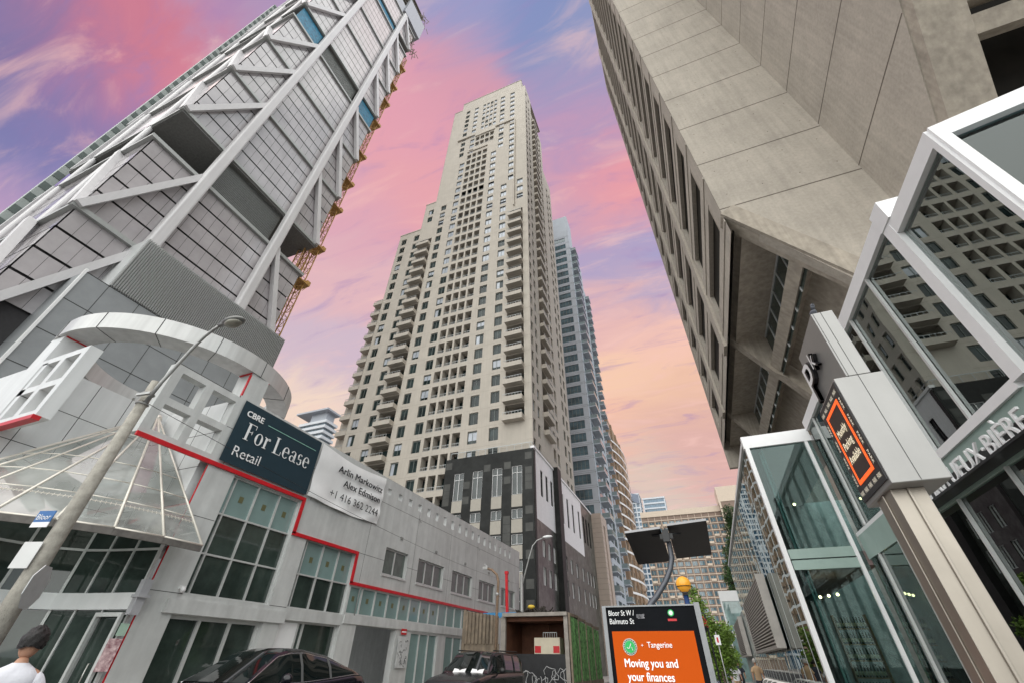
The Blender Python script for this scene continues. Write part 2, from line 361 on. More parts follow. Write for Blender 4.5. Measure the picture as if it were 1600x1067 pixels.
mb.fb(FW, 9.0, 13.3, 2.62, 2.96, 0, .10); mb.fb(FW, 16.4, 31, 2.82, 3.12, 0, .06)
mb.build('wall', m_panel, retail)
mb = MB()
for u in (8.85, 12.9, 16.9, 20.9, 24.8, 28.7, 32.6):
    mb.fb(FW, u-.008, u+.008, 6.75 if u < 16 else 4.3, 8.2, 0, .002)
for a, b, z in ((8.4, 36.99, 7.97), (12.6, 18.38, 5.46), (20.4, 21.4, 5.46), (24.26, 25.3, 5.46), (28.15, 29.18, 5.46), (32.02, 33.14, 5.46), (8.4, 9.38, 3.1), (12.52, 13.28, 3.1), (8.4, 9.38, 5.1)):
    mb.fb(FW, a, b, z-.008, z+.008, 0, .0025)
mb.build('panel_seams', m_seam, retail)
mb = MB(); T = .07
for a, b, c, d in ((6.06, 12.62, 6.62, 6.75), (12.5, 12.62, 5.42, 6.62), (12.5, 16.42, 5.36, 5.48), (16.3, 16.42, 4.25, 5.36), (16.3, 30.7, 4.19, 4.31)):
    mb.fb(FW, a, b, c, d, .001, T)
mb.build('red_trim', m_red, retail)
# glazed bays
def glazing(parent, name, fr, u0, u1, v0, v1, us, vs, rows, depth=.2, t=.05, mats=None, squares=()):
    """mullions at us/vs; rows = material index per row from the bottom: 0 vision 1 spandrel"""
    root = MB()
    for u in [u0]+list(us)+[u1]: root.fb(fr, u-t/2 if u not in (u0, u1) else (u if u == u0 else u-t), u+t/2 if u not in (u0, u1) else (u+t if u == u0 else u), v0, v1, -depth, -depth+.09)
    ve = [v0]+list(vs)+[v1]
    for i, v in enumerate(ve): root.fb(fr, u0, u1, (v if i == 0 else v-t/2 if i < len(ve)-1 else v-t), (v+t if i == 0 else v+t/2 if i < len(ve)-1 else v), -depth+.002, -depth+.085)
    f = root.build(name, m_alu, parent)
    for i, r in enumerate(rows):
        p = MB(); p.fb(fr, u0+.01, u1-.01, ve[i]+.01, ve[i+1]-.01, -depth-.03, -depth+.02)
        p.build('spandrel' if r else 'pane', (m_spandrel if r else m_shopglass) if mats is None else mats[r], f)
    if squares:
        for (u, v, h) in squares: MB().fb(fr, u-h*.42, u+h*.42, v-h/2, v+h/2, -depth+.021, -depth+.03).build('tile', m_tile, f)
    return f
g1u = [9.62, 10.58, 11.56]
glazing(retail, 'window', FW, 9.4, 12.5, 3.1, 6.6, g1u, [4.2, 5.38], [0, 0, 1], squares=[(10.1, 5.98, .2), (11.07, 5.98, .2), (12.02, 5.98, .2)])
glazing(retail, 'window', FW, 13.3, 16.35, 3.1, 5.4, [13.5, 14.45, 15.4], [4.2], [0, 1], squares=[(13.98, 4.75, .2), (14.92, 4.75, .2), (15.87, 4.75, .2)])
bu = [17.32+.977*i for i in range(14)]
glazing(retail, 'window', FW, 16.45, 30.6, 3.15, 4.18, bu, [], [1], depth=.12, squares=[(16.85+.977*i, 3.72, .19) for i in range(8)])
glazing(retail, 'shopfront', FW, 9.32, 12.5, .3, 2.6, [10.35, 11.4], [], [0], depth=.25, t=.09)
f = glazing(retail, 'shopfront', FW, 13.2, 16.3, .3, 2.74, [14.25, 14.5], [], [0], depth=.25, t=.06)
mb = MB(); mb.fb(FW, 13.27, 14.2, .4, 2.68, -.22, -.17); mb.build('white_board', m_white, f)
glazing(retail, 'shopfront', FW, 21.6, 24.3, .3, 2.75, [22.5, 23.4], [], [1], depth=.12)
glazing(retail, 'shopfront', FW, 25.2, 30.3, .3, 2.75, [26.2, 27.2, 28.2, 29.2], [], [1], depth=.12)
# service recess
mb = MB(); mb.fb(FW, 17.3, 20.3, .2, 2.8, -3.0, -2.9); mb.build('recess_wall', mat('recess', (.24, .16, .155), .8, var=.2, scale=1.5), retail)
m_blind = mat('blind', (.10, .125, .11), .25, var=.25, scale=2.5, ior=1.6)
for i, (a, b) in enumerate(W2):
    n = 2 if i == 0 else 3
    r_ = MB(); 
    for k in range(n+1):
        u = a+(b-a)*k/n; r_.fb(FW, max(a, u-.035), min(b, u+.035), 4.9, 6.07, -.2, -.12)
    r_.fb(FW, a, b, 4.9, 4.97, -.201, -.12); r_.fb(FW, a, b, 6.0, 6.07, -.201, -.12)
    wf = r_.build('window', m_alu, retail)
    p = MB(); p.fb(FW, a, b, 4.93, 6.03, -.19, -.16); p.build('pane', m_blind, wf)
    s_ = MB(); s_.fb(FW, a-.05, b+.05, 4.82, 4.9, -.1, .05); s_.build('sill', m_alu, wf)
# open corner frame on the street side
mb = MB()
fh = [(6.34, 7.18, 6.93, 7.76), (7.43, 8.32, 6.93, 7.76), (6.34, 7.15, 7.98, 8.88), (7.43, 8.32, 7.98, 8.88)]
def framewall(mb, fr, u0, u1, v0, v1, hs, t):
    mb.wall(fr, u0, u1, v0, v1, hs, t); mb.wall(fr, u0, u1, v0, v1, hs, 0, w=-t)
    for q in (((u0, v0), (u0, v1)), ((u0, v1), (u1, v1)), ((u1, v0), (u0, v0)), ((u1, v1), (u1, v0))):
        mb.face([fr.p(*q[0], 0), fr.p(*q[1], 0), fr.p(*q[1], -t), fr.p(*q[0], -t)])
framewall(mb, FW, 6.06, 8.4, 6.75, 9.1, fh, .34)
mb.build('corner_frame', m_panel, retail)
FN = fy_neg(4.45)
mb = MB()
framewall(mb, FN, -18.2, -15.6, 6.75, 9.1, [(-a[1]-9.35+.0, -a[0]-9.35, a[2], a[3]) for a in [(6.5, 7.3, 6.93, 7.76), (7.55, 8.5, 6.93, 7.76), (6.5, 7.3, 7.98, 8.88), (7.55, 8.5, 7.98, 8.88)]], .34)
mb.build('corner_frame', m_panel_light, retail)
mb = MB(); mb.fb(FN, -40, -18.2, 6.75, 9.0, -.34, 0); mb.fb(FN, -40, -18.2, 0, 6.6, -.34, 0); mb.build('wall', m_panel_light, retail)
mb = MB(); mb.fb(FN, -40, -15.58, 6.63, 6.75, -.14, .05); mb.fb(FN, -17.3, -17.18, 5.2, 6.6, .0, .05); mb.build('red_trim', m_red, retail)
# red linings on the inner edges
mb = MB(); mb.fb(FW, 8.385, 8.402, 0.4, 6.6, -.05, .0); mb.box(-14.1, -14.02, 8.40, 8.44, 8.2, 10.1); mb.build('red_trim', m_red, retail)
# columns under the ring
mb = MB(); mb.box(-14.75, -14.02, 8.45, 9.2, 8.2, 10.2); mb.build('column', m_panel, retail)
mb = MB(); mb.box(-18.9, -18.15, 4.46, 5.2, 8.9, 10.2); mb.build('column', m_panel_light, retail)
# ring canopy
RC = (-17.95, 8.35); mb = MB(); n = 96
def rp(r, a, z): return (RC[0]+r*math.cos(a), RC[1]+r*math.sin(a), z)
for k in range(n):
    a, b = 2*math.pi*k/n, 2*math.pi*(k+1)/n
    mb.face([rp(4.0, a, 10.2), rp(4.0, b, 10.2), rp(4.0, b, 10.85), rp(4.0, a, 10.85)], True)
    mb.face([rp(3.2, b, 10.2), rp(3.2, a, 10.2), rp(3.2, a, 10.85), rp(3.2, b, 10.85)], True)
    mb.face([rp(3.2, a, 10.2), rp(3.2, b, 10.2), rp(4.0, b, 10.2), rp(4.0, a, 10.2)])
    mb.face([rp(3.2, b, 10.85), rp(3.2, a, 10.85), rp(4.0, a, 10.85), rp(4.0, b, 10.85)])
mb.build('ring_canopy', mat('ring_metal', (.58, .58, .57), .38, .15, var=.06, scale=.7, streak=.18), retail)
mb = MB(); mb.box(-18.9, -18.12, 4.50, 5.25, 10.16, 10.2); mb.box(-14.7, -14.06, 8.40, 9.25, 10.16, 10.2); mb.build('red_trim', m_red, retail)
# entrance niche
mb = MB(); mb.box(-17.9, -17.6, 4.45, 8.3, 4.1, 8.95); mb.box(-17.6, -14.35, 8.3, 8.6, 4.1, 8.95); mb.build('niche_wall', m_panel_light, retail)
mb = MB()
for z in (5.35, 6.55, 7.75): mb.box(-17.6, -17.598, 4.45, 8.3, z-.01, z+.01); mb.box(-17.6, -14.3, 8.298, 8.3, z-.01, z+.01)
for y in (4.95, 5.97, 6.98, 7.9): mb.box(-17.6, -17.5975, y-.01, y+.01, 4.1, 8.95)
for x in (-16.5, -15.3): mb.box(x-.01, x+.01, 8.2975, 8.3, 4.1, 8.95)
mb.build('panel_seams', m_seam, retail)
# entrance glazing under the cone : two straight runs with a curved corner
import itertools
path = [(-17.1, 4.6), (-17.1, 6.6), (-16.9, 7.2), (-16.45, 7.68), (-15.75, 7.92), (-14.9, 8.1), (-14.05, 8.25)]
mf = MB(); mg = MB(); mband = MB()
for (x0, y0), (x1, y1) in zip(path, path[1:]):
    fr = Fr((x0, y0, 0), (x1-x0, y1-y0, 0)); Ls = math.hypot(x1-x0, y1-y0)
    if fr.n.x < 0 and fr.n.y > 0: pass
    nn = max(1, round(Ls/.85))
    for k in range(nn+1): mf.fb(fr, Ls*k/nn-.025, Ls*k/nn+.025, .2, 5.0, -.04, .05)
    for z in (4.08, 4.95, .3): mf.fb(fr, 0, Ls, z-.03, z+.03, -.038, .045)
    mg.fb(fr, 0, Ls, .2, 2.6, -.01, .01); mg.fb(fr, 0, Ls, 3.0, 5.0, -.01, .01)
    mband.fb(fr, -.01, Ls+.01, 2.62, 3.0, -.12, .12)
ef = mf.build('entrance_glazing', m_alu, retail); mg.build('pane', m_shopglass, ef); mband.build('fascia', m_panel_light, ef)
d = MB(); frd = Fr((-14.9, 8.0, 0), (.86, .14, 0)); d.fb(frd, 0, .08, .2, 2.55, 0, .08); d.fb(frd, .78, .86, .2, 2.55, 0, .08); d.fb(frd, .08, .78, 2.46, 2.55, 0, .08); d.fb(frd, .08, .78, .2, .35, 0, .08); do = d.build('door', m_alu, retail)
d = MB(); d.tube([frd.p(.7, 1.0, .08), frd.p(.7, 1.0, .15), frd.p(.7, 1.5, .15), frd.p(.7, 1.5, .08)], .015); d.build('handle', m_steel, do)
# seams round the ring
mb = MB()
for k in range(14):
    a = 2*math.pi*k/14+.1
    mb.bar(rp(4.004, a, 10.2), rp(4.004, a, 10.85), .02, .02); mb.bar(rp(3.2, a, 10.196), rp(4.0, a, 10.196), .02, .012)
mb.build('panel_seams', m_seam, retail)
# glass cone canopy
AP = Vector((-17.5, 7.95, 8.75)); frm = MB(); pan = MB(); skirt = MB()
def cp(a, t):   # a angle, t 0 apex ..1 base
    r = 5.35*t; return Vector((AP.x+r*math.cos(a)*.90, AP.y+r*math.sin(a)*.93, 8.75+(4.12-8.75)*t))
angs = [R(v) for v in (6, -6.5, -19, -31.5, -44, -56.5, -69, -81, -93)]
lv = [.05, .28, .56, .70, .83, 1.0]
for a in angs: frm.tube([cp(a, .02), cp(a, 1.0)], .036, 6)
for a, b in zip(angs, angs[1:]):
    for t in lv[1:]:
        frm.tube([cp(a, t), cp(b, t)], .018 if t < 1 else .03, 6)
    for t0, t1 in zip(lv, lv[1:]): pan.face([cp(a, t0), cp(b, t0), cp(b, t1), cp(a, t1)])
    A, B = cp(a, 1.0), cp(b, 1.0); skirt.bar(A+Vector((0, 0, -.08)), B+Vector((0, 0, -.08)), .05, .16)
    for k in range(9):
        q = cp(a, .86).lerp(cp(b, .86), (k+.5)/9); d2 = (cp((a+b)/2, 1)-cp((a+b)/2, 0)).normalized(); frm.bar(q-d2*.06, q+d2*.06, .012)
    frm.tube([cp(a, .86), cp(b, .86)], .012, 5)
frm.m = 0; frm.sphere(AP+Vector((0, 0, -.08)), .16, 10, 6)
cone = frm.build('glass_canopy', mat('canopy_frame', (.66, .62, .55), .35, .3, var=.08), retail)
pan.build('pane', clear_glass('canopy_glass', (.66, .72, .71), 1.9, milky=.34, rough=.03, wav=.3), cone)
skirt.build('gutter', mat('gutter_dirt', (.13, .12, .11), .8, var=.3, scale=5), cone)
# small fittings
mb = MB(); mb.fb(FW, 8.1, 8.32, 2.95, 3.3, .02, .2); mb.fb(FW, 8.1, 8.32, 2.5, 2.88, .02, .2); mb.fb(FW, 8.05, 8.37, 2.88, 2.95, 0, .3); mb.build('lamp_box', mat('lampbox', (.42, .42, .44), .5), retail)
cam_o = MB(); cam_o.sphere(FW.p(9.25, 3.18, .12), .07, 12, 8); cam_o.fb(FW, 9.19, 9.31, 3.2, 3.28, 0, .12); cam_o.build('security_camera', m_white, retail)
po = MB(); po.fb(frd, .9, 1.0, 1.5, 2.3, .1, .105); 
mb = MB(); mb.fb(FW, 8.02, 8.34, 1.35, 2.0, .03, .034); mb.build('poster', mat('pink_poster', (.55, .12, .2), .5, var=.6, scale=9, col2=(.7, .5, .5)), retail)
mb = MB(); mb.fb(FW, 8.12, 8.34, 2.06, 2.32, .03, .034); mb.build('notice', mat('green_notice', (.4, .55, .45), .5), retail)

# paper board by the service recess
mb = MB(); mb.fb(FW, 20.45, 21.35, 1.35, 2.55, .09, .11); bd = mb.build('graffiti_board', mat('board', (.55, .56, .56), .6, var=.12, scale=4)); tag(bd, 'white board with black scribbles fixed on the grey wall beside the service recess', 'board')
mb = MB(); rr = random.Random(3)
for k in range(26):
    u, v = rr.uniform(20.52, 21.2), rr.choice([rr.uniform(1.4, 1.75), rr.uniform(1.75, 2.4)]); pts = [FW.p(u, v, .115)]
    for j in range(4): u += rr.uniform(-.05, .08); v += rr.uniform(-.08, .08); pts.append(FW.p(min(21.3, max(20.48, u)), min(2.5, max(1.38, v)), .115))
    mb.tube(pts, .007, 4)
mb.build('scribble', m_black, bd)
mb = MB(); mb.fb(FW, 20.6, 21.05, 2.62, 2.85, .09, .11); sg = mb.build('warning_sign', m_red); tag(sg, 'small red and white warning sign above the scribbled board', 'sign')
mb = MB(); mb.m = 0; mb.fb(FW, 20.63, 21.02, 2.70, 2.76, .111, .113); mb.build('lettering', m_white, sg)

# ---- lease banner
mb = MB(); nu, nv = 40, 16
def sheet(mb, fr, u0, u1, v0, v1, wf, nu=40, nv=16):
    i = len(mb.v)
    for a in range(nu+1):
        for b in range(nv+1):
            s_, t_ = a/nu, b/nv; mb.v.append(tuple(fr.p(u0+(u1-u0)*s_, v0+(v1-v0)*t_ - (wf(s_, t_)[1] if isinstance(wf(s_, t_), tuple) else 0), wf(s_, t_)[0] if isinstance(wf(s_, t_), tuple) else wf(s_, t_))))
    for a in range(nu):
        for b in range(nv): mb.f.append((i+a*(nv+1)+b, i+(a+1)*(nv+1)+b, i+(a+1)*(nv+1)+b+1, i+a*(nv+1)+b+1)); mb.mi.append(mb.m); mb.sm.append(True)
m_navy = mat('navy_vinyl', (.012, .035, .05), .45, var=.1, scale=2)
sheet(mb, FW, 8.58, 12.5, 6.83, 9.07, lambda s_, t_: .10+.006*math.sin(9*s_+5*t_)*math.sin(math.pi*s_))
ban = mb.build('lease_banner', m_navy); tag(ban, 'dark navy banner reading For Lease Retail fixed along the grey parapet', 'banner')
m_let = mat('white_letters', (.82, .83, .83), .5, var=.02)
def text_part(parent, material, *a, name='lettering', **k):
    mb_ = MB(); text_into(mb_, *a, **k); return mb_.build(name, material, parent)
text_part(ban, m_let, 'CBRE', FW, 8.80, 8.56, .22, w=.125, width=.72, bold=.09); text_part(ban, m_let, 'Retail', FW, 8.88, 7.12, .36, w=.125, width=1.12, bold=.0)
mb = MB()
# serif capitals and lower case drawn as strokes
def glyph(mb, fr, ch, u, v, h, w):
    """Didone style letters: thick stems, hairlines, slab feet. returns advance. x-height .68"""
    T_, t_ = .15*h, .035*h; x = .68*h
    def rc(a, b, c, d): mb.fb(fr, u+a, u+b, v+c, v+d, w, w+.004)
    def arc(cx, cy, rx, ry, a0, a1, thick, n=22):
        P = []
        for k in range(n+1):
            a = R(a0+(a1-a0)*k/n); th = t_+(thick-t_)*abs(math.cos(a))**1.6
            P.append(((cx+rx*math.cos(a), cy+ry*math.sin(a)), (cx+(rx-th)*math.cos(a), cy+(ry-min(th, t_*1.6))*math.sin(a))))
        for p, q in zip(P, P[1:]): mb.face([fr.p(u+p[0][0], v+p[0][1], w+.004), fr.p(u+q[0][0], v+q[0][1], w+.004), fr.p(u+q[1][0], v+q[1][1], w+.004), fr.p(u+p[1][0], v+p[1][1], w+.004)])
    if ch == 'F':
        rc(.08*h, .08*h+T_, t_, h-t_); rc(0, .33*h, 0, t_); rc(0, .6*h, h-t_, h); rc(.57*h, .6*h, .76*h, h-t_); rc(.08*h+T_, .42*h, .50*h, .50*h+t_); rc(.42*h, .45*h, .40*h, .62*h); return .66*h
    if ch == 'L':
        rc(.08*h, .08*h+T_, t_, h-t_); rc(0, .31*h, h-t_, h); rc(0, .6*h, 0, t_); rc(.57*h, .6*h, t_, .25*h); return .66*h
    if ch == 'o':
        arc(.27*h, x/2, .27*h, x/2+.01*h, 0, 360, T_, 40); return .59*h
    if ch == 'r':
        rc(.07*h, .07*h+T_*.9, t_, x-t_); rc(0, .28*h, 0, t_); rc(0, .07*h, x-t_*1.3, x); arc(.34*h, x-.2*h, .15*h, .2*h, 60, 175, t_*2); arc(.37*h, x-.09*h, .06*h, .07*h, 0, 360, .055*h); return .46*h
    if ch == 'e':
        arc(.26*h, x/2, .26*h, x/2+.01*h, 0, 315, T_, 40); rc(.08*h, .50*h, x*.53, x*.53+t_); return .56*h
    if ch == 'a':
        rc(.34*h, .34*h+T_*.9, .03*h, x*.72); arc(.27*h, x*.70, .21*h, x*.3, 0, 165, T_*.8); arc(.21*h, x*.27, .21*h, x*.28, 20, 360, T_*.8); rc(.44*h, .56*h, 0, t_*1.2); return .59*h
    if ch == 's':
        arc(.2*h, x*.74, .18*h, x*.27, 30, 265, T_*.8); arc(.2*h, x*.26, .2*h, x*.27, -150, 88, T_*.8); mb.fb(fr, u+.06*h, u+.36*h, v+x*.46, v+x*.56, w, w+.004); return .46*h
    return .26*h
u = 9.02
for ch in 'For Lease': u += glyph(mb, FW, ch, u, 7.76, .62, .125)*1.06
mb.build('lettering', m_let, ban)
mb = MB(); mb.fb(FW, 9.78, 12.3, 8.60, 8.62, .118, .122); mb.build('rule', mat('mint', (.3, .6, .5), .5), ban)
mb = MB(); sheet(mb, FW, 12.55, 17.2, 6.85, 9.05, lambda s_, t_: (.115+.05*math.sin(6*s_+3.5*t_+2*math.sin(5*t_))*(.3+.7*(1-s_))+.03*math.sin(18*s_*(1-t_)), .25*math.sin(math.pi*s_)*(t_ if t_ > .0 else 0)*.55+.10*math.sin(math.pi*s_)*(1-t_)), 60, 24)
ban2 = mb.build('agent_banner', mat('white_vinyl', (.82, .82, .82), .6, var=.05, scale=1.5)); tag(ban2, 'creased white banner with two names and a phone number, sagging beside the navy one', 'banner')
mb = MB(); mb.m = 0
m_ink = mat('ink', (.015, .02, .025), .6)
text_part(ban2, m_ink, 'Arlin Markowitz', FW, 13.75, 8.22, .30, w=.21, width=3.2, bold=.06)
text_part(ban2, m_ink, 'Alex Edmison', FW, 14.25, 7.72, .30, w=.21, width=2.65, bold=.06)
text_part(ban2, m_ink, '+1 416 362 2244', FW, 13.6, 7.12, .33, w=.21, width=3.35)

# ------------------------------------------------------------------ beige residential tower
m_beige = mat('beige_precast', (.50, .455, .395), .8, var=.05, scale=.5, streak=.08, blotch=.06)
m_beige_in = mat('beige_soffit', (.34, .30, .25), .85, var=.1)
m_win = dark_glass('residential_glass', (.018, .030, .030), 1.42, .05, var=.8, scale=.45)
m_wpale = dark_glass('pale_window_glass', (.42, .45, .50), 1.6, .08, var=.2, scale=.45)  # pale tone for upper rows of some window columns and the inset sheets
m_winf = mat('window_metal', (.16, .18, .17), .5, .3)
m_rail = mat('rail_white', (.45, .47, .47), .4, .2)
tower = thing('residential_tower', 'tall beige precast apartment tower with stepped shoulders and stacks of balconies', 'tower')
FB = fy_neg(50.3); FS = fx_pos(-17.0); P0, DP = 41.15, 3.09
front_holes = []; wins = []; bals = []; logs = []; side_holes = []
def rows(z0, z1, off=0):
    k = -20; o = []
    while True:
        z = P0+off+k*DP; k += 1
        if z > z1: break
        if z-2.05 > z0: o.append(z)
    return o
def wmaker(mb, fr, u, v, key):
    w, h = key[:2]
    mb.m = 2 if key[2] else 0; mb.fb(fr, u, u+w, v-h, v, -.32, -.26)
    if len(key) > 3 and key[3]: mb.m = 2; mb.fb(fr, u+.05, u+w*(.5 if key[3] > 2 else 1)-.05, v-h*(.3+.2*key[3] if key[3] < 3 else 1), v-.1, -.259, -.245)
    mb.m = 1
    for a, b, c, d in ((0, w, -h, -h+.06), (0, w, -.16, 0), (0, .06, -h+.06, -.16), (w-.06, w, -h+.06, -.16), (w*.46, w*.46+.07, -h+.06, -.16)): mb.fb(fr, u+a, u+b, v+c, v+d, -.26, -.2)
def addw(fr, hs, u, z, w=1.5, h=2.05):
    hs.append((u, u+w, z-h, z)); pale = fr is FB and ((u in (-27.3, -23.8, -36.95, -40.35) and z > 66 and u != -40.35) or z > 94 and u > -36 or (u == -19.6)) and (int(z*7+u*3) % 9 != 0)
    wins.append((fr, u, z, (w, h, int(pale), (int(abs(z*13.7+u*5.1)) % 11) if (int(abs(z*13.7+u*5.1)) % 11) < 4 else 0)))
def zone(x0, w, z0, z1, fr=FB, hs=front_holes, off=0, h=2.05):
    for z in rows(z0, z1, off): addw(fr, hs, x0, z, w, h)
zone(-50.4, 1.45, 3, 85); zone(-46.75, 1.45, 3, 85); zone(-43.95, 1.4, 86, 95.5); zone(-40.35, 1.45, 3, 95.5)
zone(-36.95, 1.5, 3, 113); zone(-27.3, 1.55, 3, 112.5); zone(-23.8, 1.5, 3, 94); zone(-25.3, 1.5, 113, 147.5); zone(-21.95, 1.45, 94.5, 147.5); zone(-19.6, 1.5, 84, 95)
zone(-37.7, 1.4, 113.5, 147.5); zone(-34.6, 1.4, 113.5, 147.5)
for i in range(4): zone(-31.5+i*1.32, .95, 126, 147.5)
for z in rows(3, 117):
    for i, (a, b) in enumerate(((-34.85, -33.6), (-33.2, -31.95), (-31.6, -30.35), (-29.95, -28.6))): front_holes.append((a, b, z-2.35, z+.18)); logs.append((FB, a, z-2.35, (round(b-a, 3), 2.5)))
for z in rows(117, 125):
    for i in range(4): a = -32.8+i*1.55; front_holes.append((a, a+1.25, z-2.35, z+.18)); logs.append((FB, a, z-2.35, (1.25, 2.5)))
def lmaker(mb, fr, u, v, key):
    w, h = key; mb.m = 1
    mb.fb(fr, u+.02, u+w-.02, v+.05, v+h-.1, -1.5, -1.4)                     # glass at the back
    mb.m = 2; mb.fb(fr, u, u+w, v+.8, v+.86, -.1, -.04); mb.fb(fr, u, u+w, v+.36, v+.4, -.1, -.04)
    for k in range(4): mb.fb(fr, u+w*(k+.5)/4-.015, u+w*(k+.5)/4+.015, v, v+.8, -.09, -.05)
    mb.m = 0; mb.fb(fr, u, u+w, v-.01, v+.32, -.25, -.02)
def bmaker(mb, fr, u, v, key):
    """projecting balcony: slab, solid upstand, rail"""
    w, d = key; mb.m = 0
    mb.fb(fr, u, u+w, v-.2, v, -1.2, d)
    mb.fb(fr, u, u+w, v, v+.62, d-.14, d); mb.fb(fr, u, u+.14, v, v+.62, 0, d-.14); mb.fb(fr, u+w-.14, u+w, v, v+.62, 0, d-.14)
    mb.m = 2; mb.fb(fr, u+.05, u+w-.05, v+1.0, v+1.06, d-.1, d-.04)
    for k in range(7): a = u+.1+(w-.24)*k/6; mb.fb(fr, a, a+.04, v+.62, v+1.0, d-.1, d-.05)
    mb.m = 1; mb.fb(fr, u+w*.2, u+w*.85, v+.05, v+2.3, -1.25, -1.15)
def balz(x0, x1, z0, z1, fr, hs, d=1.15):
    for z in rows(z0, z1):
        hs.append((x0, x1, z-2.6, z+.15)); bals.append((fr, x0, z-2.6, (round(x1-x0, 3), d)))
balz(-44.75, -41.4, 3, 82.5, FB, front_holes); balz(-21.35, -18.2, 27, 81.5, FB, front_holes)
FL = fx_neg(-51.2)
# side facade
sh = side_holes
for z in rows(3, 146): addw(FS, sh, 50.75, z+.8, 1.05, 2.0)
for z in rows(3, 146): addw(FS, sh, 52.95, z+.8, 1.1, 2.0)
balz(55.9, 59.6, 27, 138, FS, sh, .85)
for z in rows(3, 138):
    for a, b in ((60.7, 62.1), (63.0, 64.3)): sh.append((a, b, z-2.35, z+.18)); logs.append((FS, a, z-2.35, (round(b-a, 2), 2.5)))
FS2 = fx_pos(-17.001); sh2 = []
for z in rows(3, 118): addw(FS2, sh2, 68.1, z+.6, 1.35, 2.0); addw(FS2, sh2, 70.6, z+.6, 1.3, 2.0)
def clip(hs, u0, u1, v0, v1): return [h for h in hs if h[0] >= u0-1e-6 and h[1] <= u1+1e-6 and h[2] >= v0-1e-6 and h[3] <= v1+1e-6]
mb = MB()
for (u0, u1, v0, v1) in ((-51.2, -17.0, 0, 86.3), (-45.3, -17.0, 86.3, 96.6), (-42.4, -17.0, 96.6, 147.9), (-42.4, -18.2, 147.9, 148.6), (-39.4, -18.2, 148.6, 153.3)):
    mb.wall(FB, u0, u1, v0, v1, [(max(h[0], u0), min(h[1], u1), max(h[2], v0), min(h[3], v1)) for h in front_holes if h[0] >= u0-.01 and h[1] <= u1+.01 and h[2] < v1 and h[3] > v0], 1.3)
mb.wall(FS, 50.3, 66.0, 0, 139, clip(sh, 50.3, 66, 0, 139), 1.3)
mb.wall(FS, 50.3, 55.6, 139, 147.9, clip(sh, 50.3, 55.6, 139, 147.9), .4)
mb.wall(FS2, 66.0, 73.2, 0, 122, clip(sh2, 66, 73.2, 0, 122), .35)

fb_ = FL; mb.fb(FL, -73, -50.3, 0, 86.3, -.02, 0); mb.fb(fx_neg(-45.3), -70, -50.3, 86.3, 96.6, -.02, 0); mb.fb(fx_neg(-42.4), -66, -50.3, 96.6, 148.6, -.02, 0); mb.fb(fx_neg(-39.4), -60, -50.3, 148.6, 153.3, -.02, 0)
mb.fb(fx_pos(-18.2), 50.3, 60, 147.9, 153.3, -.02, 0)
mb.box(-51.2, -45.3, 50.4, 73, 86.1, 86.3); mb.box(-45.3, -42.4, 50.4, 70, 96.4, 96.6); mb.box(-42.4, -17.1, 50.4, 66, 147.6, 147.8) ; mb.box(-39.4, -18.2, 50.4, 60, 153.1, 153.3)

mb.box(-51.1, -17.05, 73.0, 73.2, 0, 122)
# dark backing behind all openings
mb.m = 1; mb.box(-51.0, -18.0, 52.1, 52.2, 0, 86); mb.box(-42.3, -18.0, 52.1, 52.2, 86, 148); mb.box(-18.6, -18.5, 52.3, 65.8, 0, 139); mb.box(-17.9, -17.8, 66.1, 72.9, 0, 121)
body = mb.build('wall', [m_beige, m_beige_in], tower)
# joints and relief strips
mb = MB()
for z in rows(3, 150):
    zz_ = z+.42
    for a, b, t in ((-51.2, -45.3, 86), (-45.3, -44.8, 86), (-41.35, -39.4, 96), (-39.4, -35, 150), (-28.4, -21.4, 150), (-17.95, -17.0, 147)):
        if zz_ < t: mb.fb(FB, a, b, zz_-.012, zz_+.012, 0, .003)
    if zz_ < 139: mb.fb(FS, 50.3, 55.7, zz_-.012, zz_+.012, 0, .003)
mb.build('wall_joints', mat('joint', (.30, .26, .21), .9), tower)
for q in ((-26.4, -20.1, 126.2, 126.6, 0, .45), (-20.35, -20.1, 83, 126.2, 0, .45), (-38.9, -33.1, 126.2, 126.6, 0, .45), (-34.9, -28.5, 116.9, 117.2, 0, .3), (-32.9, -26.6, 125.3, 125.7, 0, .3), (-51.25, -45.25, 86.3, 86.55, -.5, .12), (-39.45, -18.15, 153.3, 153.55, -.5, .12), (-42.45, -39.4, 148.6, 148.85, -.5, .12), (-45.35, -42.35, 96.6, 96.85, -.5, .12)):
    MB().fb(FB, *q).build('ledge', m_beige, tower)
mb = MB(); mb.box(-54.2, -51.3, 51.6, 54.6, 0, 66); mb.build('side_bay', m_beige, tower)
FLB = fy_neg(50.9)
for z in rows(3, 67): bals.append((FLB, -53.5, z-2.6, (2.3, .7)))
place_many(tower, 'window', wins, wmaker, [m_win, m_winf, m_wpale])
place_many(tower, 'balcony', bals, bmaker, [m_beige, m_win, m_rail])
place_many(tower, 'loggia', logs, lmaker, [m_beige, m_win, m_rail])
mb = MB()
for x in (-31, -29.5, -28.4): mb.tube([(x, 51, 153), (x, 51, 156.5)], .07, 5)
mb.build('antenna', m_galv, tower)

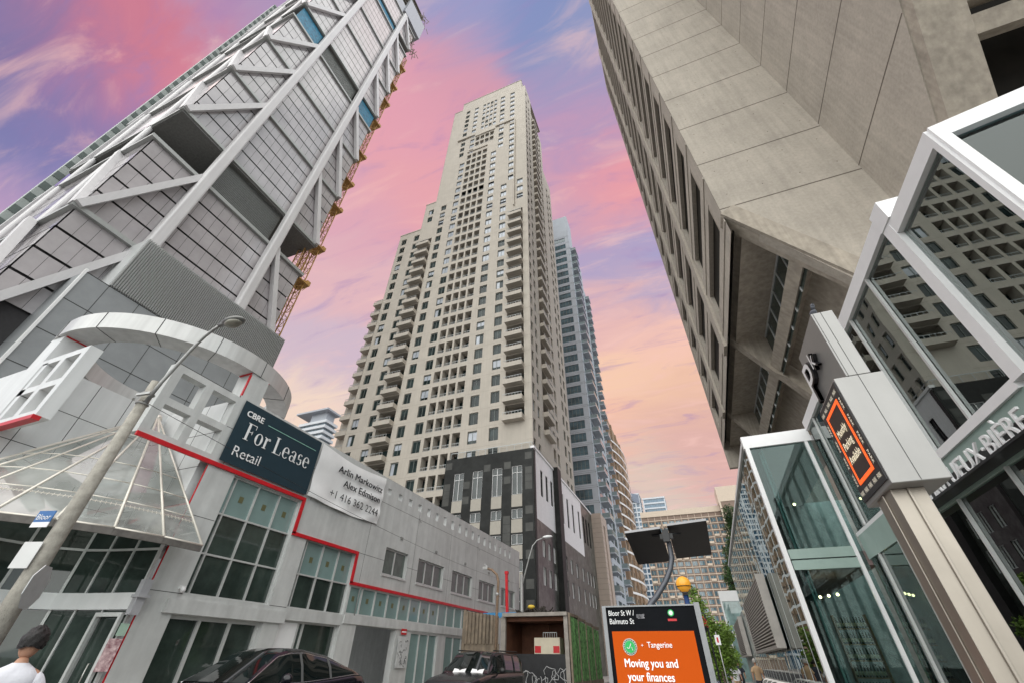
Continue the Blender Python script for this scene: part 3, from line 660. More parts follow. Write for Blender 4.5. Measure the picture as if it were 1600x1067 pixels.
# ------------------------------------------------------------------ black and white stone office building
m_granite = mat('black_granite', (.015, .016, .015), .5, spec=.25, var=.5, scale=1.1, blotch=.5)
m_polish = mat('polished_stone', (.085, .09, .08), .28, var=.6, scale=1.4, blotch=.6, spec=.4)
m_whitest = mat('white_stone', (.86, .85, .86), .5, var=.04, streak=.05)
m_tan = mat('tan_stone', (.40, .37, .32), .7, var=.06)
m_officeglass = dark_glass('office_glass', (.025, .035, .035), 1.6, .02)
off = thing('stone_office_building', 'black granite and white stone mid-rise with tall slot windows in front of the beige tower', 'building')
FO = fy_neg(49.7); mb = MB(); cols = [(-28.5, -27.0), (-25.65, -24.15), (-22.7, -21.25), (-19.85, -18.4)]
h_ = []; ow = []
for a, b in cols:
    h_.append((a, b, 18.55, 22.3)); ow.append((FO, a, 22.3, (round(b-a, 2), 3.75)))
    for z in (16.75, 13.8, 10.9, 8.0): h_.append((a, b, z-1.15, z)); ow.append((FO, a, z, (round(b-a, 2), 1.15)))
mb.wall(FO, -30.1, -16.8, 0, 24.5, h_, .3)
mb.box(-30.1, -17.0, 49.8, 84, 24.2, 24.4); mb.fb(fx_neg(-30.1), -84, -49.7, 0, 24.5, -.02, 0); mb.box(-30, -17, 83.8, 84, 0, 24.4)
mb.build('front_wall', m_granite, off)
for a, b in cols:
    for z0, z1 in ((17.0, 18.5), (13.95, 15.5), (11.05, 12.55), (8.15, 9.7)): MB().fb(FO, a, b, z0, z1, 0, .03).build('spandrel', m_tan, off)
m_gpat = mat('grey_granite', (.045, .045, .04), .5, var=.35, scale=1)
mb = MB(); rr = random.Random(5)
for u in [x*1.0-30 for x in range(13)]:
    for z in range(2, 24):
        if rr.random() < .33 and not any(a-1 < u < b for a, b in cols): mb.fb(FO, u+.02, u+.98, z+.02, z+.98, 0, .006)
mb.build('granite_tiles', m_gpat, off)
def omaker(mb, fr, u, v, key):
    w, h = key; mb.m = 0; mb.fb(fr, u, u+w, v-h, v, -.27, -.2)
    mb.m = 1; t = .06
    for a, b, c, d in ((0, w, -h, -h+t), (0, w, -t, 0), (0, t, -h+t, -t), (w-t, w, -h+t, -t), (w*.5-t/2, w*.5+t/2, -h+t, -t)): mb.fb(fr, u+a, u+b, v+c, v+d, -.2, -.1)
    if h > 3: mb.fb(fr, u+t, u+w-t, v-.95, v-.89, -.199, -.12)
FO2 = fx_pos(-16.75); h2 = []
ys1 = [52.4, 54.7, 57.0]; ys2 = [62.6, 65.6, 68.9, 72.9]; ys3 = [76.2, 78.4, 80.6]
for y in ys1+ys2+ys3:
    h2.append((y, y+1.1, 18.9 if y < 60 else 18.0, 22.4)); ow.append((FO2, y, 22.4, (1.1, 3.5 if y < 60 else 4.4)))
    for z in (16.6, 13.6, 10.6): h2.append((y, y+1.1, z-1.9, z)); ow.append((FO2, y, z, (1.1, 1.9)))
mb = MB(); mb.wall(FO2, 49.7, 84.0, 0, 15.6, [h for h in h2 if h[3] < 15.6], .3)
mb.wall(FO2, 75.5, 84.0, 15.6, 24.4, [h for h in h2 if h[2] > 14 and h[0] > 75.5 and h[3] > 17], .3)
mb.build('side_wall', m_polish, off)
mb = MB(); 
mb.wall(FO2, 49.7, 75.5, 17.4, 24.45, [h for h in h2 if h[2] > 17.4 and h[0] < 75.5], .3); mb.wall(FO2, 49.7, 75.5, 15.6, 17.4, [], .3)
mb.fb(FO2, 49.6, 84.0, 24.45, 24.75, -.4, .15)
mb.build('white_wall', m_whitest, off)
mb = MB(); mb.fb(FO2, 58.6, 60.4, 0, 24.9, 0, .75); mb.fb(FO2, 49.7, 50.3, 0, 24.3, 0, .06); mb.build('pier', m_granite, off)
place_many(off, 'window', [q for q in ow if not (q[0] is FO2 and q[2] > 20)], omaker, [m_officeglass, m_white]); place_many(off, 'slot_window', [q for q in ow if q[0] is FO2 and q[2] > 20], omaker, [m_blackglass, m_black])
mb = MB(); z0 = 24.5
for x in [-29.5+i*1.1 for i in range(12)]: mb.box(x-.025, x+.025, 49.9, 49.95, z0, z0+.95)
for y in [50+i*1.4 for i in range(14)]: mb.box(-17.05, -17.0, y-.025, y+.025, z0, z0+.95)
mb.box(-29.5, -17.0, 49.88, 49.96, z0+.92, z0+1.0); mb.box(-17.08, -17.0, 49.9, 68.5, z0+.92, z0+1.0); mb.build('roof_railing', m_rail, off)

# ------------------------------------------------------------------ pink limestone block
pk = thing('limestone_building', 'narrow pink limestone building between the black office block and the grey condo tower', 'building')
m_pink = mat('pink_limestone', (.50, .41, .35), .75, var=.06, scale=1.5)
mb = MB(); mb.wall(fy_neg(84.3), -20.0, -14.9, 0, 24.8, [], .3); mb.wall(fx_pos(-14.9), 84.3, 90, 0, 24.8, [(86.2, 87.6, 3, 23)], .5); mb.box(-20, -14.95, 84.4, 90, 24.6, 24.8); mb.box(-20, -15.5, 84.5, 90, 3, 23)
mb.build('wall', m_pink, pk)
mb = MB()
for k in range(1, 29): mb.fb(fy_neg(84.3), -20, -14.9, k*.85-.015, k*.85+.015, 0, .01); mb.fb(fx_pos(-14.9), 84.3, 86.15, k*.85-.015, k*.85+.015, 0, .01)
mb.build('stone_courses', mat('course', (.25, .2, .17), .9), pk)

# ------------------------------------------------------------------ grey condo tower
m_gp = mat('condo_precast', (.44, .48, .53), .7, var=.06, scale=.5)
m_cg = dark_glass('condo_glass', (.09, .15, .18), 1.75, .03, var=.5, scale=.4)
condo = thing('condo_tower', 'grey precast condo tower with ribbon windows and balconies, right of the beige tower', 'tower')
YC = 91.0; sc_ = 91/70; FC = fy_neg(YC); XR = -12.25*sc_; XL = -17.3*sc_-8; pit = 3.36; ztop = 1.65+(101.3-1.65)*sc_
ch = []; cw = []; crow = []
z = 5.0
for n_ in range(35):
    zt = 8.3+n_*pit
    if zt > ztop-9: break
    crow.append(zt)
    for a, b in ((-21.05, -17.25), (-28.0, -24.0)): ch.append((a, b, zt-2.2, zt)); cw.append((FC, a, zt, (round(b-a, 2), 2.2)))
def cmaker(mb, fr, u, v, key):
    w, h = key; mb.m = 0; mb.fb(fr, u, u+w, v-h, v, -.22, -.16); mb.m = 1; n = max(1, round(w/.95))
    for k in range(n+1): a = u+w*k/n; mb.fb(fr, max(u, a-.04), min(u+w, a+.04), v-h, v, -.16, -.1)
    mb.fb(fr, u, u+w, v-h+.62, v-h+.67, -.159, -.11)
mb = MB(); mb.wall(FC, -29.5, XR-.0, 0, ztop, ch, .22)
FCS = fx_pos(XR)
ch2 = []
for zt in crow:
    for a, b in ((99.5, 103.5), (104.5, 108.5)): ch2.append((a, b, zt-2.2, zt)); cw.append((FCS, a, zt, (4.0, 2.2)))
mb.wall(FCS, YC, 97.0, 0, ztop, [], .2); mb.wall(FCS, 97.0, 110, 0, 120.5, [h for h in ch2 if h[3] < 118], .2)
mb.box(-29.5, XR-.01, YC+.01, 109.9, 119.8, 120); mb.box(-29.5, XR-.01, YC+.02, 97, ztop-.2, ztop-.02); mb.box(-29.5, -29.3, YC, 110, 0, 119.8)
mb.build('wall', m_gp, condo)
cw = [c for c in cw if c[2] < 118 or c[0] is FC]
mb = MB()
for zt in crow:
    for dz in (.35, .75): mb.fb(FC, -29.5, XR, zt+dz-.02, zt+dz+.02, 0, .012)
    mb.fb(FC, XR-.05, XR+.06, zt+.3, zt+.5, -.05, .05)
mb.build('wall_joints', mat('condo_joint', (.12, .13, .14), .8), condo)
cb = []
for zt in crow:
    if zt < 118: cb.append((FCS, 92.3, zt-2.5, (4.6, 1.7)))
    if zt < 111: cb.append((FCS, 110.5, zt-2.5, (3.2, 1.4)))
def cbm(mb, fr, u, v, key):
    w, d = key; mb.m = 0; mb.fb(fr, u, u+w, v-.22, v, 0, d); mb.m = 1; mb.fb(fr, u, u+w, v, v+.95, d-.05, d-.01); mb.fb(fr, u, u+.04, v, v+.95, 0, d-.05); mb.fb(fr, u+w-.04, u+w, v, v+.95, 0, d-.05)
    mb.m = 2; mb.fb(fr, u+.2, u+w-.2, v, v+2.3, .0, .03)
mb = MB(); mb.box(XR-6, XR, 110, 115, 0, 111); mb.build('rear_bay', m_gp, condo)
place_many(condo, 'window', cw, cmaker, [m_cg, m_winf])
place_many(condo, 'balcony', cb, cbm, [m_gp, mat('balcony_glass', (.22, .27, .28), .15, ior=1.6), m_cg])

# ------------------------------------------------------------------ brown brick tower with white balcony rims
bt = thing('brick_tower', 'orange brown brick tower edge with white curved balcony rims behind the grey condo tower', 'tower')
m_brick = mat('orange_brick', (.34, .24, .165), .85, var=.15, scale=1.4)
Xb = -15.3
mb = MB(); mb.box(Xb-18, Xb, 118.5, 150, 0, 62); 
for k in range(3): mb.box(Xb, Xb+.5, 121+k*8, 122.2+k*8, 0, 61)
mb.build('wall', m_brick, bt)
for n_ in range(17):
    z = 6+n_*3.05; mb = MB(); pts = [(Xb+.05, 118.6, z)]+[(Xb+1.9*math.sin(math.pi*k/10)**.7, 119+k*2.6, z) for k in range(1, 10)]+[(Xb+.05, 146, z)]
    for a, b in zip(pts, pts[1:]): mb.bar(a, b, .10, .5)
    mb.build('balcony_rim', m_white, bt)
mb = MB()
for n_ in range(17):
    z = 6+n_*3.05
    for k in range(5): mb.fb(fx_pos(Xb), 120+k*5, 122.8+k*5, z+.8, z+2.4, 0, .04)
mb.build('windows', m_cg, bt, kind='stuff') if False else mb.build('window_rows', m_cg, bt)

# ------------------------------------------------------------------ brown slab apartment block closing the street
slab = thing('apartment_block', 'wide brown brick apartment slab with white floor lines at the end of the street', 'building')
YS = 225.0; ks = YS/200; FA = fy_neg(YS); m_bb = mat('brown_brick', (.24, .175, .14), .85, var=.12, scale=.6); m_cream = mat('cream_concrete', (.62, .52, .42), .8, var=.08)
mb = MB(); x0, x1 = -19.5, 15.5*ks; mb.box(x0, x1, YS, YS+16, 0, 59.0); mb.box(x1, 34, YS-3, YS+16, 0, 62.5)
mb.build('wall', m_bb, slab)
mb = MB(); mb.box(x0-.2, x1, YS-.4, YS+16, 59.0, 61.6); mb.box(x1+.01, 27, YS-3.2, YS+10, 62.5, 69.4); mb.box(x1, x1+.8, YS-3.6, YS-3, 0, 62.5); mb.build('roof_band', m_cream, slab)
mb = MB()
for n_ in range(19): z = 3.4+n_*2.98; mb.box(x0, x1, YS-.25, YS, z-.14, z+.14); mb.box(x1, 34, YS-3.25, YS-3, z-.14, z+.14)
for k in range(12): x = x0+3.12*k; mb.box(x-.1, x+.1, YS-.2, YS, 0, 59)
mb.build('floor_lines', m_cream, slab)
sw = []
rr = random.Random(11)
for n_ in range(18):
    for k in range(12): sw.append((FA, x0+.35+3.12*k, 3.4+n_*2.98+2.35, rr.choice((0, 0, 1))))
    for k in range(4): sw.append((fy_neg(YS-3), x1+1.2+3.4*k, 3.4+n_*2.98+2.35, 0))
def smk(mb, fr, u, v, key):
    mb.m = 0; mb.fb(fr, u, u+2.1, v-1.7, v, 0, .05); mb.m = 1; mb.fb(fr, u+1.0, u+1.08, v-1.7, v, .05, .09)
    if key: mb.fb(fr, u, u+2.1, v-2.1, v-1.2, .06, .7); 
place_many(slab, 'window', sw, smk, [m_cg, m_cream])

# ------------------------------------------------------------------ blue white towers far behind
def far_tower(label, x0, x1, y, top, rows_n, ncol, curved=False, m1=None):
    t = thing('glass_high_rise', label, 'tower', 'pale high-rises far down the street'); fr = fy_neg(y)
    mb = MB(); mb.box(x0, x1, y, y+14, 0, top); mb.build('wall', dark_glass('far_blue_glass', (.06, .13, .2), 1.8, .06), t)
    mb = MB(); ph = (top-6)/rows_n
    for k in range(rows_n+1): mb.box(x0-.4, x1+.4, y-.5, y+14.3, 5.5+k*ph, 5.5+k*ph+ph*.3)
    for k in range(ncol+1): x = x0+(x1-x0)*k/ncol; mb.box(x-.35, x+.35, y-.55, y, 0, top-1)
    mb.build('white_grid', mat('far_white', (.55, .58, .62), .6), t)
    return t
t = far_tower('white gridded high-rise with blue glass far behind the end block, left of the street end', -37, -31.3, 300, 93, 29, 3)
t = far_tower('blue glass high-rise with sloping top beside the white gridded one', -31.0, -25.5, 303, 95, 29, 2)
mb = MB(); mb.prism(Fr((0, 300, 0), (1, 0, 0)), [(-33.5, 93), (-25.6, 91), (-25.6, 94.5), (-33.4, 97)], 0, -4) if False else mb.prism(fy_neg(302), [(-33.5, 92), (-25.6, 88), (-25.6, 94.3), (-33.4, 96.5)], -3, 0); mb.build('roof_screen', mat('far_slate', (.16, .19, .25), .5), t)
t = far_tower('rounded grey glass high-rise with banded floors just above the brown block', -25.0, -9.8, 330, 99, 26, 1)

ft = thing('banded_tower', 'pale tower with layered white floor bands and a flat roof canopy, above the lease banner', 'tower')
mb = MB(); mb.box(-187.5, -170, 151, 158, 0, 104); mb.build('wall', dark_glass('far_grey_glass', (.15, .19, .22), 1.6, .15), ft)
mb = MB()
for k in range(30): mb.box(-188.4, -169, 150, 159, 13.4+k*3.1, 14.9+k*3.1)
mb.build('floor_band', mat('far_band', (.55, .57, .60), .6), ft)
mb = MB(); mb.box(-191.9, -169.4, 149, 159.6, 110.6, 111.6); mb.box(-183, -172, 152, 158, 104, 110.6); mb.build('roof_canopy', mat('far_grey', (.36, .38, .42), .6), ft)

# ------------------------------------------------------------------ braced glass skyscraper (far left)
sk = thing('braced_skyscraper', 'huge grey glass skyscraper with white columns and diagonal braces, unfinished top', 'skyscraper')
m_mega = mat('mega_column', (.62, .605, .61), .5, .1, var=.04, scale=.3, streak=.06)
m_band = mat('band_metal', (.36, .37, .36), .45, .3, var=.06)
m_cwp = dark_glass('curtain_panel', (.42, .395, .405), 1.7, .12, var=.12, scale=.25)
m_slot = mat('slot_dark', (.03, .028, .03), .7)
m_louv = mat('louvre_metal', (.30, .31, .30), .45, .5)
m_tarp = mat('blue_tarp', (.01, .16, .27), .5, var=.5, scale=1.2, bump=.5, bscale=3)
m_slabdk = mat('slab_soffit', (.17, .17, .165), .8, var=.2)
TX, TY0, TY1 = -60.0, 7.4, 36.0
FWs = fx_pos(TX); FNo = fy_neg(TY0)
LV = [44.3, 61.5, 70.4, 87.7, 104.9, 121.6, 130.2, 147.5, 164.7, 182.2, 188.0, 203.0]
GAPS = {1, 5, 9}
rr = random.Random(2)
def panels(mb, fr, u0, u1, v0, v1, w=0.0):
    nf = max(1, round((v1-v0)/3.44)); fh_ = (v1-v0)/nf; n = max(1, round((u1-u0)/1.5))
    for i in range(nf):
        for j in range(n):
            a = u0+(u1-u0)*j/n+.02; b = u0+(u1-u0)*(j+1)/n-.02; c = v0+i*fh_+.30; d = v0+(i+1)*fh_-.03
            t1, t2 = rr.uniform(-.012, .012), rr.uniform(-.012, .012)
            mb.face([fr.p(a, c, w+t1), fr.p(b, c, w+t2), fr.p(b, d, w-t1+.02), fr.p(a, d, w-t2+.02)])
core = MB()
for i in range(len(LV)-1):
    z0, z1 = LV[i], LV[i+1]
    if i in GAPS:
        core.box(-88, TX-7.5, TY0+7.5, TY1-7.5, z0, z1)
    else:
        core.box(-88.5, TX-.25, TY0+.25, TY1-.25, z0, z1)
core.box(-88.5, TX-.3, TY0+.3, TY1-.3, 0, 44.3)
core.build('core', m_slot, sk)
for i in range(len(LV)-1):
    z0, z1 = LV[i], LV[i+1]
    if i in GAPS: continue
    p = MB(); panels(p, FWs, TY0+.1, TY1-.1, z0+.35, z1-.35); panels(p, FNo, -88.3, TX-.1, z0+.35, z1-.35)
    p.build('glazing', m_cwp, sk)
p = MB(); panels(p, FWs, TY0+.1, TY1-.1, 30, 44); panels(p, FNo, -88.3, TX-.1, 20, 44); p.build('glazing', m_cwp, sk)
for i, z in enumerate(LV):
    b = MB(); gap = i in GAPS or (i-1) in GAPS
    b.box(-89.2, TX+.55, TY0-.55, TY1+.5, z-.35, z+.3)
    b.build('band', m_band, sk)
    if (i-1) in GAPS:
        b = MB(); b.box(-89, TX+.3, TY0-.3, TY1+.3, z-.7, z-.36); b.build('soffit', m_slabdk, sk)
for u in (14.2, 27.9):
    c = MB(); c.fb(FWs, u, u+1.6, 43 if u > 20 else 43, 203.2, .3, 1.7)

    c.build('column', m_mega, sk, bevel=.25)
for u in (-68.6, -83.3):
    c = MB(); c.fb(FNo, u, u+1.6, 20, 203.2, -.1, .55); c.build('column', m_mega, sk, bevel=.25)
for i in range(len(LV)-1):
    if i in GAPS: continue
    z0, z1 = LV[i], LV[i+1]
    for a, b in (((TX+.6, TY0-.2, z0), (TX+.9, 14.4, z1)), ((TX+.6, TY1+.1, z0), (TX+.9, 29.3, z1)), ((TX+.1, TY0-.25, z0), (-67.1, TY0-.3, z1)), ((-88.7, TY0-.25, z0), (-83.2, TY0-.3, z1))):
        mb = MB(); mb.bar(a, b, .9, .95, up=(1, 0, 0) if abs(a[1]-b[1]) > 1 else (0, 1, 0)); mb.build('brace', m_mega, sk)
for a, b in (((TX+.6, TY0-.2, 27.0), (TX+.9, 14.4, 43.5)), ((TX+.1, TY0-.6, 27), (-67.1, TY0-.9, 44))): mb = MB(); mb.bar(a, b, .9, .95, up=(1, 0, 0)); mb.build('brace', m_mega, sk)
for z0, z1 in ((61.8, 69.7), (121.9, 129.5)):
    for fr_, a, b in ((FWs, 15.8, 27.9), (FNo, -83, -69)):
        mb = MB(); k = z0
        while k < z1: mb.fb(fr_, a, b, k, k+.10, -.9, -.35); k += .30
        mb.m = 1; mb.fb(fr_, a, b, z0, z1, -1.3, -.901); mb.build('louvre', [m_louv, m_slot], sk)
for q in ((7.6, 14.2, 121.9, 129.6), (29.5, 35.8, 121.9, 129.6), (15.8, 28, 182.5, 187.3)): MB().fb(FWs, *q, -.2, -.1).build('tarpaulin', m_tarp, sk)
# podium : ribbed box over a smooth panelled box
mb = MB(); mb.box(-89, -56.3, 13.7, 36.4, 35.6, 44.0); mb.build('podium_box', mat('podium_light', (.55, .56, .56), .5, .1, var=.05, streak=.05), sk)
mb = MB(); y = 13.8
while y < 36.3: mb.box(-56.3, -56.0, y, y+.12, 35.6, 44.0); y += .26
mb.build('ribbed_cladding', mat('rib_metal', (.38, .385, .38), .4, .4, var=.08), sk)
mb = MB(); mb.box(-89, -56.2, 11.4, 36.4, 0, 35.55); mb.build('podium_wall', mat('podium_smooth', (.30, .315, .325), .45, .2, var=.1, scale=.4), sk)
mb = MB(); mb.box(-56.3, -56.0, 11.25, 11.5, 0, 35.8); mb.build('corner_trim', m_white, sk)
mb = MB()
for z in (35.5, 31.6, 27.6, 23.7, 19.8, 15.9): mb.fb(fx_pos(-56.2), 11.4, 36.4, z-.04, z+.04, 0, .02)
for y in (13.85, 17.2, 20.6, 24.0, 27.4, 30.8, 34.2): mb.fb(fx_pos(-56.2), y-.03, y+.03, 0, 35.5, 0, .02)
mb.build('panel_seams', m_seam, sk)
# fin strip and hoist on the far corner
mb = MB(); mb.box(-93.2, -91.6, 6.05, 7.3, 20, 178); mb.build('hoist_shaft', mat('hoist_pale', (.38, .42, .40), .6, var=.08), sk)
mb = MB(); z = 21
while z < 177: mb.box(-91.6, -91.52, 6.1, 7.3, z, z+1.6); z += 3.44
mb.build('hoist_panels', mat('hoist_dark', (.12, .15, .14), .6), sk)
# unfinished head
mb = MB()
for k in range(12):
    z = 188.5+k*3.6; mb.box(-89, TX-.2, 8, 36.4, z+3.0, z+3.4)
for x in (-62, -72, -82):
    for y in (9, 18, 27, 35): mb.box(x-.6, x+.6, y-.6, y+.6, 188, 232)
mb.build('raw_floors', mat('raw_concrete', (.20, .18, .16), .9, var=.3, scale=.8), sk)
mb = MB(); mb.box(-63, TX+1.0, 27.5, 37.9, 206, 222); mb.box(-75, TX+.2, 9, 27.4, 204, 212); mb.build('wrap_panels', mat('wrap', (.35, .36, .40), .5, .2), sk)
mb = MB()
rr = random.Random(9)
for k in range(60):
    y = rr.uniform(34, 39.5); z = rr.choice((190, 194, 198, 226, 230))+rr.uniform(-1, 1); mb.bar((TX+rr.uniform(-1, 1.5), y, z), (TX+rr.uniform(-1, 1.5), y+rr.uniform(-2, 2), z+rr.uniform(-2, 3)), .18)
mb.build('scaffold', mat('scaffold', (.3, .25, .2), .7, var=.3), sk)

# ------------------------------------------------------------------ tower crane on the skyscraper
crn = thing('tower_crane', 'yellow lattice mast of a tower crane climbing the right corner of the braced skyscraper', 'crane')
m_cr = mat('crane_yellow', (.50, .29, .09), .5, var=.15, scale=.6)
def mast(mb, x0, x1, y0, y1, z0, z1, t=.17):
    for x in (x0, x1):
        for y in (y0, y1): mb.box(x-t/2, x+t/2, y-t/2, y+t/2, z0, z1)
    z = z0; k = 0; st = x1-x0
    while z < z1-.1:
        e = min(z+st*1.05, z1)
        for (a, b) in (((x0, y0), (x1, y0)), ((x1, y0), (x1, y1)), ((x1, y1), (x0, y1)), ((x0, y1), (x0, y0))):
            p, q = (a, b) if k % 2 else (b, a); mb.bar((*p, z), (*q, e), .08); mb.bar((*a, e), (*b, e), .06)
        z = e; k += 1
mb = MB(); mast(mb, -63.4, -61.7, 37.0, 38.6, 40, 187); mb.build('mast', m_cr, crn)
mb = MB(); mast(mb, -63.4, -61.7, 35.6, 36.9, 61, 71); mb.build('climbing_cage', m_cr, crn)
for z in (61.7, 72.6, 87.2, 98.6, 112.5, 131.8, 146.8, 160.2, 177):
    c = MB(); c.box(-64.2, -61.0, 35.9, 39.6, z, z+.25); c.box(-64.2, -61.0, 38.7, 39.6, z+.3, z+1.1)
    for a in (-1, 1): c.bar((-62.5+a, 38.8, z-1.6), (-62.5+a, 39.5, z), .12)
    c.bar((-61.2, 36, z+.1), (-61.2, 33, z+.1), .2); c.build('collar', m_cr, crn)

# ------------------------------------------------------------------ brutalist concrete office tower (right)
ct = thing('concrete_tower', 'brutalist concrete office tower flaring outwards at its base, looming over the glass pavilion', 'tower')
CX = 6.5; FX = fx_neg(CX); m_slit = mat('bronze_glass', (.016, .014, .011), .5, var=.3, scale=1, spec=.15)
bays = [(20.7, 30.7), (33.7, 42.9), (46.0, 52.0)]
flo = [24.5+4.86*k for k in range(22)]
mb = MB(); hs = []
for z in flo:
    for a, b in bays: hs.append((-b, -a, z, z+2.75))
mb.wall(FX, -53.5, -19.17, 22.3, 131.5, hs, .34)
P1 = [(6.52, 23.9), (14.2, 9.9), (14.2, 131.5), (6.52, 131.5)]
mb.prism(Fr((0, 19.17, 0), (1, 0, 0)), P1, -.6, 0)
mb.fb(fy_neg(53.5), 6.5, 40, 20, 131.5, -.6, -.01)
mb.box(6.51, 40, 19.8, 53.4, 131, 131.5)
mb.build('wall', m_conc, ct)
# splayed sills of the slots
mb = MB()
for z in flo:
    for a, b in bays:
        mb.prism(Fr((CX+.01, 0, 0), (0, -1, 0)), [(-b, z), (-b+2.2, z), (-b, z+2.75)][:3] if False else [(-a-.0, z+.0), (-a-.35, z), (-a-.35, z+2.75), (-a, z+2.75)], -.33, -.02)
mb.build('reveal', m_conc_dk, ct)
mb = MB(); mb.fb(FX, -53.3, -19.9, 23, 131, -.42, -.36); mb.build('glazing', m_slit, ct)
# raised ribs between the slots and the vertical pier bands
mb = MB()
for z in flo:
    mb.fb(FX, -53.5, -19.18, z-1.15, z-.95, 0, .06)
for y in (32.2, 44.4): mb.fb(FX, -y-.75, -y+.75, 22.4, 131.4, 0, .22)
mb.build('ribs', m_conc, ct)
mb = MB()
for k in range(20):
    z = 24.55+k*5.4
    mb.fb(fy_neg(19.17), 6.5, 14.2, z-.04, z+.04, 0, .006)
    
FP2 = fx_neg(14.2)
for k in range(20): z = 19.6+k*5.3; mb.fb(FP2, -19.17, -(14.2-(z-21)/1.41) if z > 21 else -15, z-.04, z+.04, .0, .006)
for k in range(19):
    for x in (7.3, 9.4, 11.5, 13.5):
        for dz in (1.3, 4.1): mb.fb(fy_neg(19.17), x-.03, x+.03, 24.55+k*5.4+dz-.03, 24.55+k*5.4+dz+.03, 0, .004)
mb.build('joints', mat('conc_joint', (.12, .10, .08), .9), ct)
# wing coming forward : wall facing the street and a sloped north soffit
mb = MB(); poly = [(-19.15, 13.9), (-8.0, 29.7), (-8.0, 131.5), (-19.15, 131.5)]
mb.prism(Fr((14.2, 0, 0), (0, -1, 0)), [(-a if a > 0 else a, b) for a, b in poly], -.5, 0)
mb.build('wing_wall', m_conc, ct)
def slope(u, t):   # point on the north soffit, t=0 at bottom
    return Vector((u, 19.15+(8.0-19.15)*t, 13.9+(29.7-13.9)*t))
sn = Vector((0, -15.8, -11.15)).normalized()
mb = MB()
for x in (15.1, 24.5, 34):
    mb.bar(slope(x, 0)+sn*.1, slope(x, 1)+sn*.1, 1.7, 1.0, up=sn)
for t in (.26, .33, .60, .68, .95): mb.bar(slope(14.3, t), slope(44, t), .9, .75, up=sn)
mb.box(14.3, 44, 8, 8.6, 29.7, 131); mb.build('north_frame', m_conc_dk, ct)
mb = MB(); A, B, C, D = slope(14.4, 0)-sn*1.6, slope(44, 0)-sn*1.6, slope(44, 1)-sn*1.6, slope(14.4, 1)-sn*1.6; mb.face([A, B, C, D]); mb.build('north_recess', m_slit, ct)
# flared base : inclined beams with deep glazed coffers between
dirS = Vector((.5, 0, -.86)).normalized(); nS = Vector((-.86, 0, -.5)).normalized()
def sp(y, s_, d=0): return Vector((6.5, y, 23.9))+dirS*s_-nS*d
BAYS = ((20.1, 31.4), (32.4, 44.9), (45.9, 53.4))
MB().bar(sp(19.08, -.1, .42), sp(19.08, 13, .42), .2, 1.0, up=nS).build('edge_beam', m_conc_dk, ct)
for y in (19.72, 31.9, 45.4):
    mb = MB(); mb.bar(sp(y, -.12, 1.45), sp(y, 13, 1.45), .92, 3.0, up=nS); mb.build('raking_beam', m_conc_dk, ct)
for y0, y1 in BAYS:
    mb = MB()
    mb.bar(sp(y0, .35, .45), sp(y1, .35, .45), .62, .9, up=nS); mb.bar(sp(y0, 1.18, .75), sp(y1, 1.18, .75), 1.0, .9, up=nS)
    mb.bar(sp(y0, 5.1, .7), sp(y1, 5.1, .7), .85, 1.4, up=nS)
    mb.bar(sp(y0, 8.9, .55), sp(y1, 8.9, .55), .5, .9, up=nS)
    mb.face([sp(y0, 5.5, .95), sp(y1, 5.5, .95), sp(y1, 13, .95), sp(y0, 13, .95)])
    mb.face([(7.2, y0, 22.5), (7.2, y1, 22.5), (9.6, y1, 22.5), (9.6, y0, 22.5)])
    mb.face([(7.2, y1-.02, 22.5), (9.6, y1-.02, 22.5), (9.6, y1-.02, 18.5), (8.9, y1-.02, 19.2)])
    mb.build('soffit_frame', m_conc_dk, ct)
    mb = MB(); mb.face([(9.4, y0, 22.5), (9.4, y1, 22.5), (9.4, y1, 18.8), (9.4, y0, 18.8)]); mb.build('coffer_glass', dark_glass('coffer_glass', (.03, .045, .04), 1.5, .06), ct)
    mb = MB()
    for k in range(1, 6): y = y0+(y1-y0)*k/6; mb.bar((9.37, y, 22.5), (9.37, y, 18.8), .07)
    mb.bar((9.37, y0, 22.42), (9.37, y1, 22.42), .1); mb.build('coffer_mullions', m_alu, ct)
mb = MB(); mb.box(13.2, 40, 19.9, 53.3, 0, 13.0); mb.fb(WORLD, 10.3, 13.2, 19.9, 53.3, 0, 13) ; mb.build('base_wall', m_conc, ct)

# ------------------------------------------------------------------ glass pavilion (right)
pv = thing('glass_pavilion', 'two-storey glass pavilion with white frames and white shop lettering below the concrete tower', 'building')
m_pg = clear_glass('pavilion_glass', (.66, .82, .78), 3.3, rough=.0, wav=.10)
m_pgl = clear_glass('pavilion_glass_low', (.70, .86, .81), 2.6, rough=.0, wav=.06)
m_mir = clear_glass('mirror_glazing', (.30, .36, .34), 3.6, rough=.0, wav=.15)
m_green = mat('green_fascia', (.30, .40, .36), .3, var=.06)
m_int = mat('interior_grey', (.5, .36, .35), .8, var=.15)
m_intd = mat('interior_dark', (.34, .38, .36), .8, var=.3)
PX = 5.0; FP = fx_neg(PX)
nd = Vector((.981, -.195, 0)); FNP = Fr((PX, 5.3, 0), nd)
mb = MB()
mb.fb(FP, -7.2, -5.3, 8.1, 8.42, -.3, .05); mb.fb(FP, -7.42, -7.15, 4.95, 8.42, -.3, .06); mb.fb(FP, -5.4, -5.3, 0, 8.1, -.1, .05)   # corner post, near fascia
mb.fb(FP, -17.0, -7.42, 8.5, 8.85, -.3, .04); mb.fb(FP, -7.42, -7.0, 8.42, 8.9, -.3, .08)
mb.fb(FP, -10.35, -7.42, 4.86, 5.02, -.3, .05); mb.fb(FP, -17, -10.35, 4.86, 4.96, -.3, .0)
mb.fb(FNP, 0, 14, 8.1, 8.42, -.3, .06); mb.fb(FNP, 0, .14, 0, 8.1, -.2, .06)
